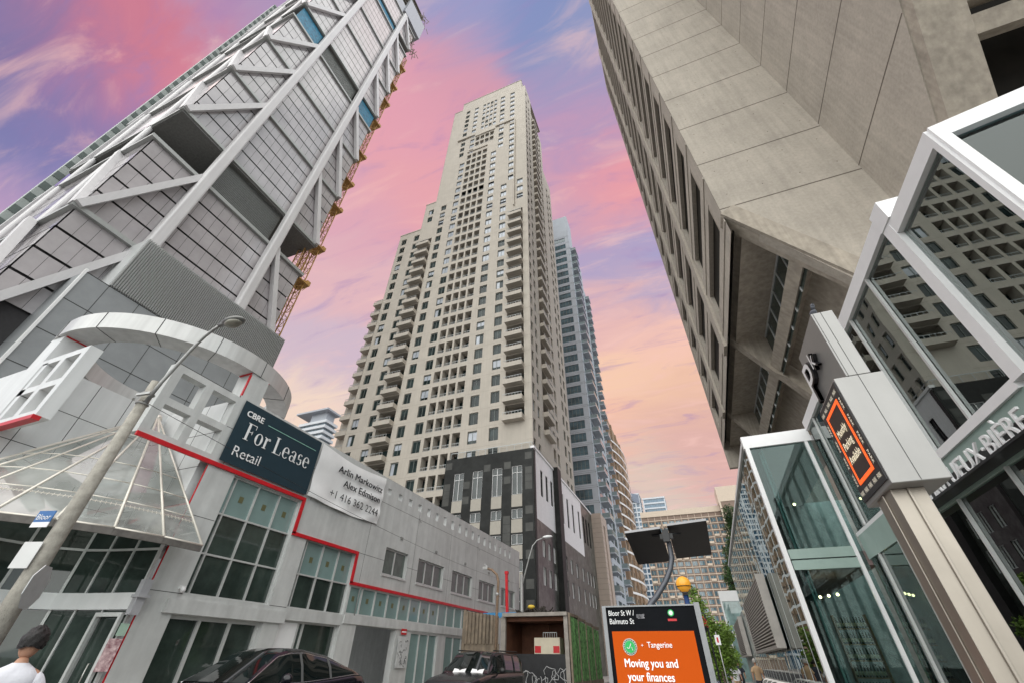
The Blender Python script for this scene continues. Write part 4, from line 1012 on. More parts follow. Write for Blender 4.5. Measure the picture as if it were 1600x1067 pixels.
mb.build('white_frame', m_white, pv)
mb = MB()
for y in (8.85, 10.35, 12.4, 14.2, 15.9): mb.fb(FP, -y-.03, -y+.03, 4.96, 8.5, -.04, .02)
for y in (7.1, 8.87, 10.65, 12.4, 14.2, 15.9): mb.fb(FP, -y-.02, -y+.02, .22, 4.2, -.045, .02)
for u in (3.2, 6.4, 9.6): mb.fb(FNP, u-.03, u+.03, 0, 8.1, -.1, .02)
mb.fb(FNP, .1, 14, 4.86, 5.0, -.1, .03)
mb.build('mullion', m_alu, pv)
mb = MB(); mb.fb(FP, -16.9, -7.42, 5.0, 8.5, -.06, -.05); mb.fb(FP, -7.16, -5.4, 4.95, 8.1, -.06, -.05); mb.build('upper_glazing', m_pg, pv); mb = MB(); mb.fb(FNP, .12, 14, .2, 8.1, -.06, -.05); mb.build('upper_glazing', clear_glass('north_glass', (.55, .68, .74), 1.75, wav=.08), pv)
mb = MB(); mb.fb(FP, -16.9, -5.4, .22, 4.2, -.06, -.05); mb.build('lower_glazing', m_pgl, pv)
mb = MB(); mb.fb(FP, -16.9, -5.4, 4.2, 4.86, -.06, .0); mb.fb(fy_neg(17.0), 2.95, 4.8, 4.03, 4.30, -.1, .02); mb.fb(fy_neg(17.0), 2.95, 4.8, 4.34, 4.62, -.1, .02); mb.build('fascia', m_green, pv)
mb = MB(); mb.fb(FP, -12.85, -5.3, 4.24, 4.28, .02, .30); mb.fb(FP, -12.85, -5.3, 4.28, 4.55, .02, .06); sb = mb.build('sign_board', m_black, pv)
mb = MB(); text_into(mb, 'VINS SPIRITUEUX\u00b7BI\u00c8RE', FP, -12.36, 4.275, .33, w=.24, width=4.95, bold=.0, thick=.02)
mb.v = [v for v in mb.v]; lo = mb.build('lettering', m_let, sb); sm_ = lo.modifiers.new('thick', 'SOLIDIFY'); sm_.thickness = .035; sm_.offset = -1
# set back part facing the camera, and the long mirrored flank beyond
F17 = fy_neg(17.0)
mb = MB(); mb.fb(F17, 2.75, 5.0, 8.12, 8.58, -.2, .05); mb.fb(F17, 2.78, 2.92, .22, 8.12, -.15, .06); mb.fb(F17, 4.74, 4.84, .22, 8.1, -.1, .06); mb.fb(fx_neg(2.82), -45, -17, 8.45, 8.6, -.1, .02); mb.build('white_frame', m_white, pv)
mb = MB(); mb.fb(F17, 2.9, 4.98, .22, 8.12, -.06, -.05); mb.build('upper_glazing', clear_glass('recess_glass', (.60, .74, .74), 1.55, wav=.05), pv)
mb = MB(); mb.fb(F17, 3.25, 3.36, .2, 8.1, -.5, -.38); mb.build('column', m_green, pv)
mb = MB(); mb.fb(fx_neg(2.85), -45, -17.1, .22, 8.5, -.05, -.04); mb.build('mirror_glazing', m_mir, pv)
mb = MB(); mb.fb(fx_neg(2.86), -44.9, -17.2, .22, 8.4, -.5, -.45); mb.build('inner_wall', m_intd, pv)
mb = MB()
for k in range(19): y = 17.2+1.5*k; mb.fb(fx_neg(2.85), -y-.01, -y+.01, .22, 8.5, -.038, -.03)
mb.build('mullion', m_alu, pv)
m_lv = mat('louvre_pale', (.42, .39, .36), .5, .2)
for y0, y1, n in ((23.6, 36.0, 22), (46.3, 57, 22)):
    mb = MB(); f28 = fx_neg(2.80)
    for k in range(n): z = 2.26+2.58*k/n; mb.fb(f28, -y1, -y0, z, z+2.58/n*.45, .0, .34)
    mb.m = 1; mb.fb(f28, -y1, -y0, 2.24, 4.85, -.02, .0); mb.m = 0; mb.fb(f28, -y1-.04, -y1, 2.2, 4.88, 0, .36); mb.fb(f28, -y0, -y0+.04, 2.2, 4.88, 0, .36); mb.fb(f28, -y1, -y0, 2.18, 2.25, 0, .36)
    mb.build('louvre_screen', [m_lv, m_intd], pv)
mb = MB(); mb.box(2.9, 18, 45, 58, 0, 5.2); mb.build('rear_wall', m_intd, pv)
# third, smaller glass box further on
mb = MB(); f62 = fy_neg(60); mb.fb(f62, 2.0, 5.4, .2, 7.3, -.1, 0); tb = mb.build('end_glazing', dark_glass('pale_glass', (.22, .32, .31), 1.8, .03), pv)
mb = MB(); mb.fb(f62, 1.9, 5.5, 7.3, 8.3, -.3, .1); mb.fb(f62, 1.9, 2.05, .2, 7.3, -.1, .1); mb.fb(f62, 2.0, 5.4, 4.0, 4.5, 0, .05); mb.build('white_frame', m_white, pv)
# interior
mb = MB(); mb.box(5.3, 18, 5.6, 17, 4.3, 4.75); mb.box(3.0, 5.3, 17.2, 30, 4.1, 4.5); mb.build('floor_slab', m_int, pv)
mb = MB(); mb.box(3.0, 18, 5.5, 30, 8.45, 8.6) if False else mb.box(5.3, 18, 7.5, 17, 8.3, 8.45); mb.box(3.0, 6, 17.2, 30, 8.2, 8.4); mb.build('roof', m_white, pv)
mb = MB(); mb.box(11, 11.2, 5.5, 17, 0, 8.3); mb.box(3.0, 12, 26, 26.2, 0, 8.3); mb.box(5.4, 12, 17.3, 17.5, 0, 4.2); mb.build('back_wall', m_intd, pv)
mb = MB()
for y in (7.6, 10.6, 13.6): mb.tube([(6.1, y, .2), (6.1, y, 8.3)], .11, 10)
mb.tube([(3.4, 18.2, .2), (3.4, 18.2, 8.2)], .10, 10); mb.build('column', m_green, pv)
m_lamp = mat('spot_light', (1, .8, .5), .5, emit=((1, .72, .35), 14))
for p in ((6.8, 9.2, 3.6), (7.1, 11.3, 3.7), (6.4, 12.4, 3.6), (4.2, 18.6, 3.5), (4.0, 18.9, 3.5), (3.8, 19.2, 3.5), (3.6, 19.5, 3.5), (4.0, 18.6, 6.4)):
    mb = MB(); mb.sphere(p, .045, 8, 6); mb.build('ceiling_spot', m_lamp, pv)
# wine shelves seen through the glass
rr = random.Random(21); m_wood = mat('shelf_wood', (.35, .20, .08), .6, var=.2); m_bot = mat('bottle', (.05, .06, .04), .15, var=.6, scale=30); m_lab = mat('bottle_label', (.55, .48, .30), .6, var=.4, scale=30)
for (x0, x1, y) in ((3.1, 3.9, 20.2), (4.0, 4.9, 19.4)):
    s_ = thing('wine_shelf', 'wooden bottle shelf %s behind the pavilion glass' % ('by the white column' if x0 < 3.5 else 'standing right of the white column'), 'shelf')
    mb = MB()
    for k in range(6): mb.box(x0, x1, y, y+.3, .5+k*.42, .53+k*.42)
    mb.box(x0-.03, x0, y, y+.3, .2, 3.0); mb.box(x1, x1+.03, y, y+.3, .2, 3.0); mb.build('board', m_wood, s_)
    mb = MB()
    for k in range(6):
        x = x0+.05
        while x < x1-.04: mb.m = 0; mb.tube([(x, y+.1, .53+k*.42), (x, y+.1, .74+k*.42), (x, y+.1, .84+k*.42)], .035, 6, r1=.014); mb.m = 1; mb.tube([(x, y+.1, .58+k*.42), (x, y+.1, .68+k*.42)], .037, 6); x += .085
    mb.build('bottles', [m_bot, m_lab], s_, kind='stuff')

# ------------------------------------------------------------------ parking sign on its post
ps = thing('parking_sign', 'tall silver parking sign box on a steel post with an orange-framed screen', 'sign')
m_silver = mat('silver_sheet', (.33, .325, .315), .40, .55, var=.06, scale=1.2, streak=.06)
mb = MB(); mb.box(1.81, 2.25, 4.65, 5.45, 2.94, 4.05); mb.build('cabinet', m_silver, ps, bevel=.008)
mb = MB(); mb.box(1.93, 2.15, 4.65, 5.60, 4.051, 4.92); mb.build('upper_fin', m_silver, ps, bevel=.008)
mb = MB(); mb.box(1.84, 2.10, 4.84, 5.24, .2, 2.94); mb.box(1.96, 1.985, 4.82, 4.84, .2, 2.94); mb.box(1.825, 1.84, 5.02, 5.06, .2, 2.94); mb.build('post', mat('bronze_steel', (.40, .36, .31), .38, .75, var=.1, scale=1.5, streak=.15), ps, bevel=.006)
FSg = fx_neg(1.81)
mb = MB(); mb.fb(FSg, -5.43, -4.67, 2.99, 4.02, .0, .012); scr = mb.build('screen', m_black, ps)
m_led = mat('orange_led', (.9, .12, .02), .5, emit=((1, .13, .02), .8)); m_ledw = mat('white_led', (.9, .85, .7), .5, emit=((1, .9, .7), .35)); m_brown = mat('screen_brown', (.035, .018, .014), .4)
mb = MB(); a0, a1, b0, b1 = -5.30, -4.80, 3.13, 3.89
for q in ((a0, a1, b0, b0+.035), (a0, a1, b1-.035, b1), (a0, a0+.035, b0+.035, b1-.035), (a1-.035, a1, b0+.035, b1-.035)): mb.fb(FSg, *q, .012, .018)
mb.build('orange_border', m_led, scr)
mb = MB(); mb.fb(FSg, a0+.035, a1-.035, b0+.035, b1-.035, .012, .014); mb.build('panel', m_brown, scr)
for i, t_ in enumerate(('Monthly', 'Parking', 'Available')): text_part(scr, m_ledw, t_, FSg, -5.05, 3.60-.14*i, .085, w=.016, width=(.31, .31, .36)[i], align='CENTER', bold=.02)
mb = MB()
for k in range(5): text_into(mb, 'PARK', FSg, -5.39+.145*k, 3.925, .045, w=.014, width=.10); text_into(mb, 'PARK', FSg, -5.39+.145*k, 3.035, .045, w=.014, width=.10)
fa = Fr(FSg.o, (0, 0, 1), (0, 1, 0)); fa.n = FSg.n
fa2 = Fr(FSg.o, (0, 0, -1), (0, -1, 0)); fa2.n = FSg.n
for k in range(4): text_into(mb, 'PARK', fa2, -3.86+.19*k, -4.745-.0, .045, w=.014, width=.13); text_into(mb, 'PARK', fa, 3.14+.19*k, 5.345, .045, w=.014, width=.13)
mb.build('border_lettering', m_ledw, scr)
FFn = fx_neg(1.93)
mb = MB(); pts = []
def stroke(pp, r=.022, w=.03): mb.tube([FFn.p(a, b, w) for a, b in pp], r, 6)
text_into(mb, 'P', FFn, -5.53, 4.20, .52, w=.04, width=.28, bold=.015); text_into(mb, 'k', FFn, -5.165, 4.46, .24, w=.04, width=.15, bold=.02)
em = mb.build('emblem', m_black, ps)
mb = MB(); text_into(mb, 'P', FFn, -5.515, 4.215, .49, w=.062, width=.27); text_into(mb, 'k', FFn, -5.15, 4.47, .22, w=.062, width=.14); mb.build('emblem_face', m_white, ps); sm2 = em.modifiers.new('thick', 'SOLIDIFY'); sm2.thickness = .04; sm2.offset = -1
mb = MB(); mb.box(1.95, 1.952, 4.645, 4.649, 4.05, 4.92) ; mb.box(2.028, 2.032, 4.647, 4.65, 2.95, 4.92); mb.build('seam', m_seam, ps)

pg = MB(); pg.sphere((2.0, 4.74, 4.985), .038, 12, 8, (1, 1.7, 1.0)); pg.sphere((2.0, 4.66, 5.045), .022, 10, 8); pg.tube([(2.0, 4.80, 4.985), (2.0, 4.91, 4.99)], .02, 6, r1=.01); pg.tube([(2.0, 4.63, 5.045), (2.0, 4.605, 5.04)], .008, 5, r1=.002)
for x in (1.985, 2.015): pg.tube([(x, 4.74, 4.95), (x, 4.74, 4.92)], .006, 4)
pg.tube([(2.0, 4.70, 5.01), (2.0, 4.66, 5.04)], .022, 8); tag(pg.build('pigeon', mat('pigeon_grey', (.12, .13, .15), .7, var=.4, scale=40)), 'small grey pigeon perched on top of the parking sign', 'bird')

# ------------------------------------------------------------------ street kiosk with orange screen and solar panels
ki = thing('transit_kiosk', 'black framed information kiosk with an orange advertising screen and two solar panels above', 'kiosk')
FK = Fr((0, 8.0, 0), (1, .03, 0))
m_kb = mat('kiosk_black', (.004, .005, .007), .6, spec=.1, var=.2)
mb = MB(); mb.fb(FK, -1.50, -.14, .22, 2.36, -.22, -.0); mb.build('housing', m_kb, ki, bevel=.01)
mb = MB(); mb.fb(FK, -1.56, -1.50, .22, 2.38, -.24, .02); mb.fb(FK, -.14, -.06, .22, 2.40, -.24, .02); mb.fb(FK, -1.50, -.14, 2.36, 2.38, -.24, .02); mb.build('steel_edge', mat('kiosk_edge', (.26, .27, .28), .4, .4), ki)
mb = MB(); mb.fb(FK, -1.44, -.22, .6, 2.04, 0, .008); ks_ = mb.build('screen', mat('orange_screen', (.56, .085, .004), .6, var=.05, scale=.8, spec=.1), ki)
m_lit = mat('lit_white', (.9, .9, .9), .5, emit=((1, 1, 1), .1))
text_part(ks_, m_lit, 'Moving you and', FK, -1.30, 1.60, .105, w=.01, width=.76, bold=.045); text_part(ks_, m_lit, 'your finances', FK, -1.28, 1.44, .105, w=.01, width=.66, bold=.045)
text_part(ks_, m_lit, 'Tangerine', FK, -.93, 1.835, .075, w=.01, width=.36, bold=.02); text_part(ks_, m_lit, '+', FK, -1.02, 1.84, .05, w=.01)
def disc(mb, fr, u, v, r, w, n=28, r0=0):
    c = [fr.p(u+r*math.cos(2*math.pi*k/n), v+r*math.sin(2*math.pi*k/n), w) for k in range(n)]
    if not r0: mb.face(c)
    else:
        d_ = [fr.p(u+r0*math.cos(2*math.pi*k/n), v+r0*math.sin(2*math.pi*k/n), w) for k in range(n)]
        for k in range(n): mb.face([c[k], c[(k+1) % n], d_[(k+1) % n], d_[k]])
mb = MB(); disc(mb, FK, -1.19, 1.845, .105, .012); mb.m = 1; disc(mb, FK, -1.19, 1.845, .100, .0135, r0=.08) ; mb.m = 2; disc(mb, FK, -1.19, 1.845, .076, .0145)
mb.m = 0
for k in range(20): a = 2*math.pi*k/20; disc(mb, FK, -1.19+.09*math.cos(a), 1.845+.09*math.sin(a), .006, .016, 6)
mb.tube([FK.p(-1.235, 1.835, .018), FK.p(-1.21, 1.82, .018), FK.p(-1.19, 1.845, .018), FK.p(-1.17, 1.885, .018)], .006, 4); mb.tube([FK.p(-1.165, 1.845, .018), FK.p(-1.155, 1.80, .018)], .005, 4)
m_dkg = mat('badge_dark_green', (.005, .12, .05), .4); m_grn = mat('badge_green', (.01, .42, .09), .4, emit=((.02, .6, .12), .03))
mb.build('round_badge', [m_white, m_dkg, m_grn], ks_)
text_part(ki, m_let, 'Bloor St W /', FK, -1.46, 2.245, .075, w=.004, width=.40, bold=.015, name='street_name'); text_part(ki, m_let, 'Balmuto St', FK, -1.455, 2.135, .075, w=.004, width=.38, bold=.015, name='street_name')
mb = MB(); disc(mb, FK, -.5, 2.27, .045, .006); mb.m = 1; disc(mb, FK, -.5, 2.27, .030, .007); mb.m = 2; mb.fb(FK, -.56, -.43, 2.165, 2.195, .003, .006); mb.build('small_badge', [m_grn, m_white, m_red], ki)
mb = MB()
rr = random.Random(4)
for k in range(26): mb.fb(FK, -1.03+rr.random()*.11, -1.02+rr.random()*.0+.0 if False else -1.0+rr.random()*.1, 2.2+rr.random()*.06, 2.205+rr.random()*.06, .002, .004)
mb.build('scratched_sticker', mat('sticker_grey', (.25, .25, .27), .6), ki)
mb = MB(); pp = [(-.86, 8.15, 2.30), (-.80, 8.22, 2.42), (-.70, 8.3, 2.52), (-.52, 8.45, 2.75), (-.40, 8.52, 2.95), (-.34, 8.55, 3.12), (-.335, 8.55, 3.35), (-.36, 8.5, 3.52)]; mb.tube(pp, .045, 10); mb.build('bent_pole', mat('pole_grey', (.09, .095, .11), .35, .4), ki)
mb = MB(); mb.box(-.46, -.24, 8.42, 8.52, 3.42, 3.50); mb.tube([(-.6, 8.5, 3.5), (-.1, 8.5, 3.5)], .02, 6); mb.box(-.41, -.30, 8.36, 8.46, 3.36, 3.56); mb.build('bracket', m_black, ki)
m_pvb = mat('solar_back', (.009, .009, .010), .55, var=.4)
for x0, x1, dz in ((-1.06, -.425, 0), (-.30, .37, .03)):
    mb = MB(); fr = Fr((0, 8.3, 3.60+dz), (1, .0, .05), (0, 1.42, -.30)); mb.fb(fr, x0, x1, 0, 1.42, -.02, .02); mb.m = 1; mb.fb(fr, x0, x1, -.006, 0, -.02, .02); mb.build('solar_panel', [m_pvb, mat('panel_edge', (.30, .30, .31), .5, .3)], ki)

# ------------------------------------------------------------------ beacon globe
bl = thing('beacon_lamp', 'amber globe lamp on a dark blue pole beside the solar panels', 'lamp')
mb = MB(); mb.tube([(-.42, 15, .2), (-.42, 15, 3.28)], .07, 10); mb.build('pole', mat('blue_pole', (.015, .05, .16), .35), bl)
mb = MB(); mb.sphere((-.42, 15, 3.52), .21, 20, 14); mb.build('globe', mat('amber_globe', (.75, .35, .04), .25, var=.05, emit=((1, .42, .03), .25)), bl)
mb = MB(); mb.tube([(-.42+.215*math.cos(a), 15+.215*math.sin(a), 3.46) for a in [2*math.pi*k/20 for k in range(21)]], .012, 5); mb.tube([(-.42+.15*math.cos(R(a)), 14.82, 3.42+.15*math.sin(R(a))) for a in range(200, 341, 14)], .010, 5); mb.box(-.50, -.34, 14.92, 15.08, 3.24, 3.32); mb.build('cage', m_black, bl)

# ------------------------------------------------------------------ near street lamp (concrete pole)
sl1 = thing('street_lamp', 'leaning-looking spun concrete lamp pole with curved steel arm in front of the glass cone', 'street lamp')
m_pole = mat('spun_concrete', (.34, .32, .28), .85, var=.28, scale=7, blotch=.25, bump=.5, bscale=60)
mb = MB(); mb.tube([(-9.8, 4.07, .1), (-9.8, 4.07, 3), (-9.8, 4.07, 6.25)], .165, 18, r1=.085); mb.build('pole', m_pole, sl1)
mb = MB(); mb.tube([(-9.72, 4.07, 5.75), (-9.6, 4.07, 6.2), (-9.42, 4.07, 6.58), (-9.22, 4.07, 6.98), (-9.03, 4.07, 7.26), (-8.83, 4.07, 7.42), (-8.68, 4.07, 7.49)], .038, 10, r1=.03); mb.build('arm', m_galv, sl1)
mb = MB(); mb.sphere((-8.26, 4.07, 7.46), .20, 20, 10, (1.6, .75, .42)); mb.tube([(-8.7, 4.07, 7.49), (-8.45, 4.07, 7.49)], .05, 10); hd = mb.build('lamp_head', mat('lamp_dark', (.20, .20, .19), .4, .4), sl1)
mb = MB(); mb.sphere((-8.24, 4.07, 7.41), .155, 20, 10, (1.5, .8, .5)); mb.build('lens', dark_glass('lamp_lens', (.25, .24, .2), 1.5, .15), hd)
mb = MB()
for z in (5.72, 5.95): mb.tube([(-9.8+.105*math.cos(a), 4.07+.105*math.sin(a), z) for a in [2*math.pi*k/14 for k in range(15)]], .018, 5)
mb.bar((-9.8, 3.9, 5.85), (-9.45, 3.95, 5.85), .05); mb.bar((-9.95, 3.95, 5.8), (-9.7, 3.85, 5.75), .04); mb.build('clamps', m_galv, sl1)
s1 = MB(); fr = Fr((-9.86, 3.90, 3.0), (.93, .30, 0)); s1.fb(fr, -.18, .14, -.28, .10, .02, .03)
o = s1.build('blank_sign', mat('sign_back', (.58, .58, .57), .45, .3, var=.05), bevel=.0); tag(o, 'plain white back of a rectangular road sign strapped to the concrete lamp pole', 'sign')
s1 = MB(); fr = Fr((-9.30, 4.0, 2.46), (.70, -.71, 0)); s1.prism(fr, [(.30*math.cos(R(22.5+45*k)), .30*math.sin(R(22.5+45*k))) for k in range(8)], .0, .01)
o = s1.build('octagonal_sign', mat('sign_back2', (.55, .57, .58), .4, .5)); tag(o, 'grey back of an octagonal stop sign seen edge-on right of the concrete pole', 'sign')
s1 = MB(); fr = Fr((-9.80, 3.88, 3.38), (.95, .25, 0)); s1.fb(fr, -.34, -.02, .02, .20, .0, .012); s1.m = 1; s1.fb(fr, -.34, -.02, -.06, .02, .0, .012); s1.m = 1; text_into(s1, 'Bloor', fr, -.31, .06, .09, w=.013, width=.26); s1.build
o = s1.build('street_name_sign', [mat('sign_blue', (.01, .11, .33), .4), m_white]); tag(o, 'small blue and white street name sign on the left side of the concrete lamp pole', 'sign')
mb = MB(); mb.tube([(-9.7+(k/24)*(-4.25), 4.0+(k/24)*33, 5.75+.9*((k/24)-.5)**2*2 - .45 + (k/24)*1.0) for k in range(25)], .006, 5)
tag(mb.build('overhead_wire', m_black), 'thin sagging overhead wire running from the concrete lamp pole along the grey shop wall', 'wire')

# far lamp
sl2 = thing('street_lamp', 'slim pale street lamp with a long raised arm by the far shop wall end', 'street lamp')
mb = MB(); mb.tube([(-13.42, 36, .2), (-13.42, 36, 7.3)], .16, 12, r1=.13); mb.build('pole', m_galv, sl2)
mb = MB(); mb.tube([(-13.42, 36, 6.3), (-13.1, 36, 7.4), (-12.7, 36, 8.6), (-12.4, 36, 9.4), (-12.0, 36, 9.8), (-11.4, 36, 9.98)], .06, 8, r1=.045); mb.build('arm', m_galv, sl2)
mb = MB(); mb.sphere((-11.05, 36, 10.02), .3, 14, 8, (1.5, .6, .4)); mb.build('lamp_head', m_white, sl2)
sl3 = thing('lamp_pole', 'rusty crooked pipe pole with a bare bent top standing before the plywood hoarding', 'pole')
mb = MB(); mb.tube([(-9.5, 22, .2), (-9.5, 22, 3.5), (-9.46, 22, 4.85), (-9.55, 22, 5.15), (-9.85, 22, 5.4), (-10.1, 22, 5.46)], .07, 9, r1=.055)
mb.build('pole', mat('rusty_pipe', (.22, .15, .10), .8, .2, var=.35, scale=9), sl3)
mb = MB(); mb.box(-10.35, -10.08, 21.93, 22.07, 5.42, 5.56); mb.bar((-10.1, 22, 5.56), (-10.3, 22, 5.7), .04); mb.sphere((-9.5, 22, 4.3), .1, 8, 6); mb.build('bracket', m_galv, sl3)
mb = MB(); mb.bar((-10.52, 26, 2.5), (-10.66, 26, 5.95), .14); mb.box(-10.75, -10.55, 25.9, 26.1, 5.8, 5.95); tag(mb.build('red_post', m_red), 'thin red metal post rising above the plywood hoarding', 'post')

# ------------------------------------------------------------------ construction hoarding
ho = thing('site_hoarding', 'plywood construction enclosure with a dark open upper bay and black graffitied front', 'hoarding')
m_ply = mat('plywood', (.13, .05, .025), .75, var=.35, scale=2.5); m_plyw = mat('weathered_wood', (.24, .19, .14), .85, var=.3, scale=4, streak=.4)
m_gb = mat('graffiti_black', (.013, .013, .015), .5, var=.4, scale=4)
FH = fy_neg(24.0); mb = MB(); mb.fb(FH, -10.0, -6.5, .1, 1.95, -.1, 0); mb.build('front_panel', m_gb, ho)
mb = MB(); mb.fb(FH, -10.0, -6.5, 3.5, 3.66, -3.0, .12); mb.fb(FH, -10.1, -9.85, 1.95, 3.5, -.15, .02); mb.fb(FH, -6.7, -6.5, .1, 3.5, -.2, .03); mb.build('frame', mat('hoard_trim', (.30, .27, .24), .6, .2, var=.25), ho)
mb = MB(); mb.fb(FH, -9.85, -6.7, 1.95, 3.5, -2.6, -2.5); mb.fb(FH, -9.84, -6.7, 3.3, 3.49, -2.5, -.2); mb.fb(FH, -9.95, -9.85, 1.95, 3.5, -2.6, -.15); mb.fb(FH, -8.7, -8.2, 2.2, 3.3, -2.49, -2.4); mb.build('inner_lining', m_ply, ho)
mb = MB(); mb.fb(FH, -8.45, -7.1, 1.96, 2.62, -1.2, -.5); b_ = mb.build('site_cabinet', mat('cabinet_cream', (.62, .55, .42), .5, var=.08)); tag(b_, 'cream cabinet with two red squares standing inside the open bay of the hoarding', 'cabinet')
mb = MB(); mb.fb(FH, -8.42, -8.1, 2.0, 2.28, -.5, -.49); mb.fb(FH, -7.45, -7.13, 2.0, 2.28, -.5, -.49); mb.build('red_panel', m_red, b_)
mb = MB()
for k in range(7): x = -8.0+.12*k; mb.fb(FH, x, x+.02, 2.62, 2.84, -.6, -.58)
mb.fb(FH, -8.0, -7.26, 2.82, 2.85, -.6, -.58); mb.build('rail', m_galv, b_)
mb = MB(); rr = random.Random(31)
def curve(cx, cy, s_):
    P = []
    a = rr.uniform(0, 6)
    for k in range(12):
        a += rr.uniform(.35, .75); r_ = s_*(.5+.5*math.sin(a*1.3+cx*3)**2); P.append(FH.p(cx+r_*math.cos(a)*.8, min(1.88, max(.15, cy+r_*math.sin(a))), .012))
    mb.tube(P, .016, 5)
for k in range(12): curve(-9.6+k*.26, 1.15+rr.uniform(-.3, .35), rr.uniform(.2, .5))
text_into(mb, 'Stuka', FH, -9.7, 1.25, .42, w=.006, width=1.9, shear=.3) if False else None
mb.build('graffiti', mat('paint_pale', (.42, .42, .42), .6), ho)
mb = MB()
for k in range(9): x = -12.15+.21*k; mb.fb(FH, x, x+.13, 2.35-.0*k, 3.78-.027*k, -.05, .08); mb.fb(FH, x+.13, x+.21, 2.35, 3.76-.027*k, -.05, .0)
mb.fb(FH, -12.3, -12.15, .2, 3.85, -.06, .1); mb.fb(FH, -12.15, -10.2, .2, 2.35, -.05, .02); mb.build('side_boarding', m_plyw, ho)
mb = MB(); mb.fb(FH, -12.0, -10.0, 3.6, 3.85, -2, -1.8); mb.build('blue_sheet', mat('sheet_blue', (.05, .25, .5), .5), ho)
mb = MB()
for k in range(70):
    x, y = rr.uniform(-9.3, -7.6), rr.uniform(24.3, 26); h = .45*(1-abs(x+8.4)/1.2); mb.bar((x, y, 3.68), (x+rr.uniform(-.4, .4), y+rr.uniform(-.3, .3), 3.7+max(.05, h)*rr.random()), rr.uniform(.03, .09))
dbr = mb.build('debris', mat('debris', (.035, .03, .025), .9, var=.5)); dbr['label'] = 'heap of dark cables and scrap on the hoarding roof'; dbr['category'] = 'debris'
mb = MB(); mb.sphere((-8.55, 24.4, 3.95), .16, 8, 6, (1.3, 1, .6)); tag(mb.build('yellow_bag', mat('bag_yellow', (.65, .45, .05), .6)), 'small yellow bag on the dark heap above the hoarding', 'bag')
# green mesh panels
FG = fx_pos(-6.42); gm = thing('mesh_fence', 'row of tall green mesh screens right of the graffitied hoarding', 'fence')
m_mesh = mat('green_mesh', (.03, .11, .03), .5, var=.8, scale=5, col2=(.16, .34, .12), streak=.6)
for k in range(4):
    mb = MB(); y0 = 24.05+k*1.7
    i0 = 14
    for j in range(i0):
        a, b = y0+.04+1.62*j/i0, y0+.04+1.62*(j+1)/i0; w0, w1 = .03*(j % 2), .03*((j+1) % 2); zt = 3.5-.05*(a-24)
        mb.face([FG.p(a, .9, w0), FG.p(b, .9, w1), FG.p(b, zt, w1), FG.p(a, zt, w0)])
    mb.build('mesh_panel', m_mesh, gm)
    mb = MB(); mb.fb(FG, y0-.03, y0+.03, .1, 3.62-.05*(y0-24), -.05, .05); mb.fb(FG, y0, y0+1.7, 3.5-.05*(y0-24), 3.62-.05*(y0-24), -.04, .04); mb.fb(FG, y0, y0+1.7, .1, .9, -.04, .04); mb.build('frame_rail', m_plyw, gm)

m_conduit = mat('conduit', (.25, .25, .24), .6)
mb = MB(); mb.tube([FW.p(17.0, 2.9, .04), FW.p(17.0, 4.05, .04), FW.p(17.05, 4.12, .04)], .02, 6); mb.build('conduit', m_conduit, retail)
mb = MB(); mb.fb(FW, 12.75, 13.05, 1.3, 1.75, 0, .12); mb.build('meter_box', m_conduit, retail)
for u in (19.4, 23.0, 26.8, 30.6, 34.4): MB().fb(FW, u, u+.22, 6.62, 6.74, 0, .05).build('wall_vent', m_conduit, retail)
for u in (20.9, 28.7): mb = MB(); mb.tube([FW.p(u, 8.05, .05), FW.p(u, 7.85, .12), FW.p(u, 7.8, .16)], .025, 6); mb.build('scupper', m_conduit, retail)
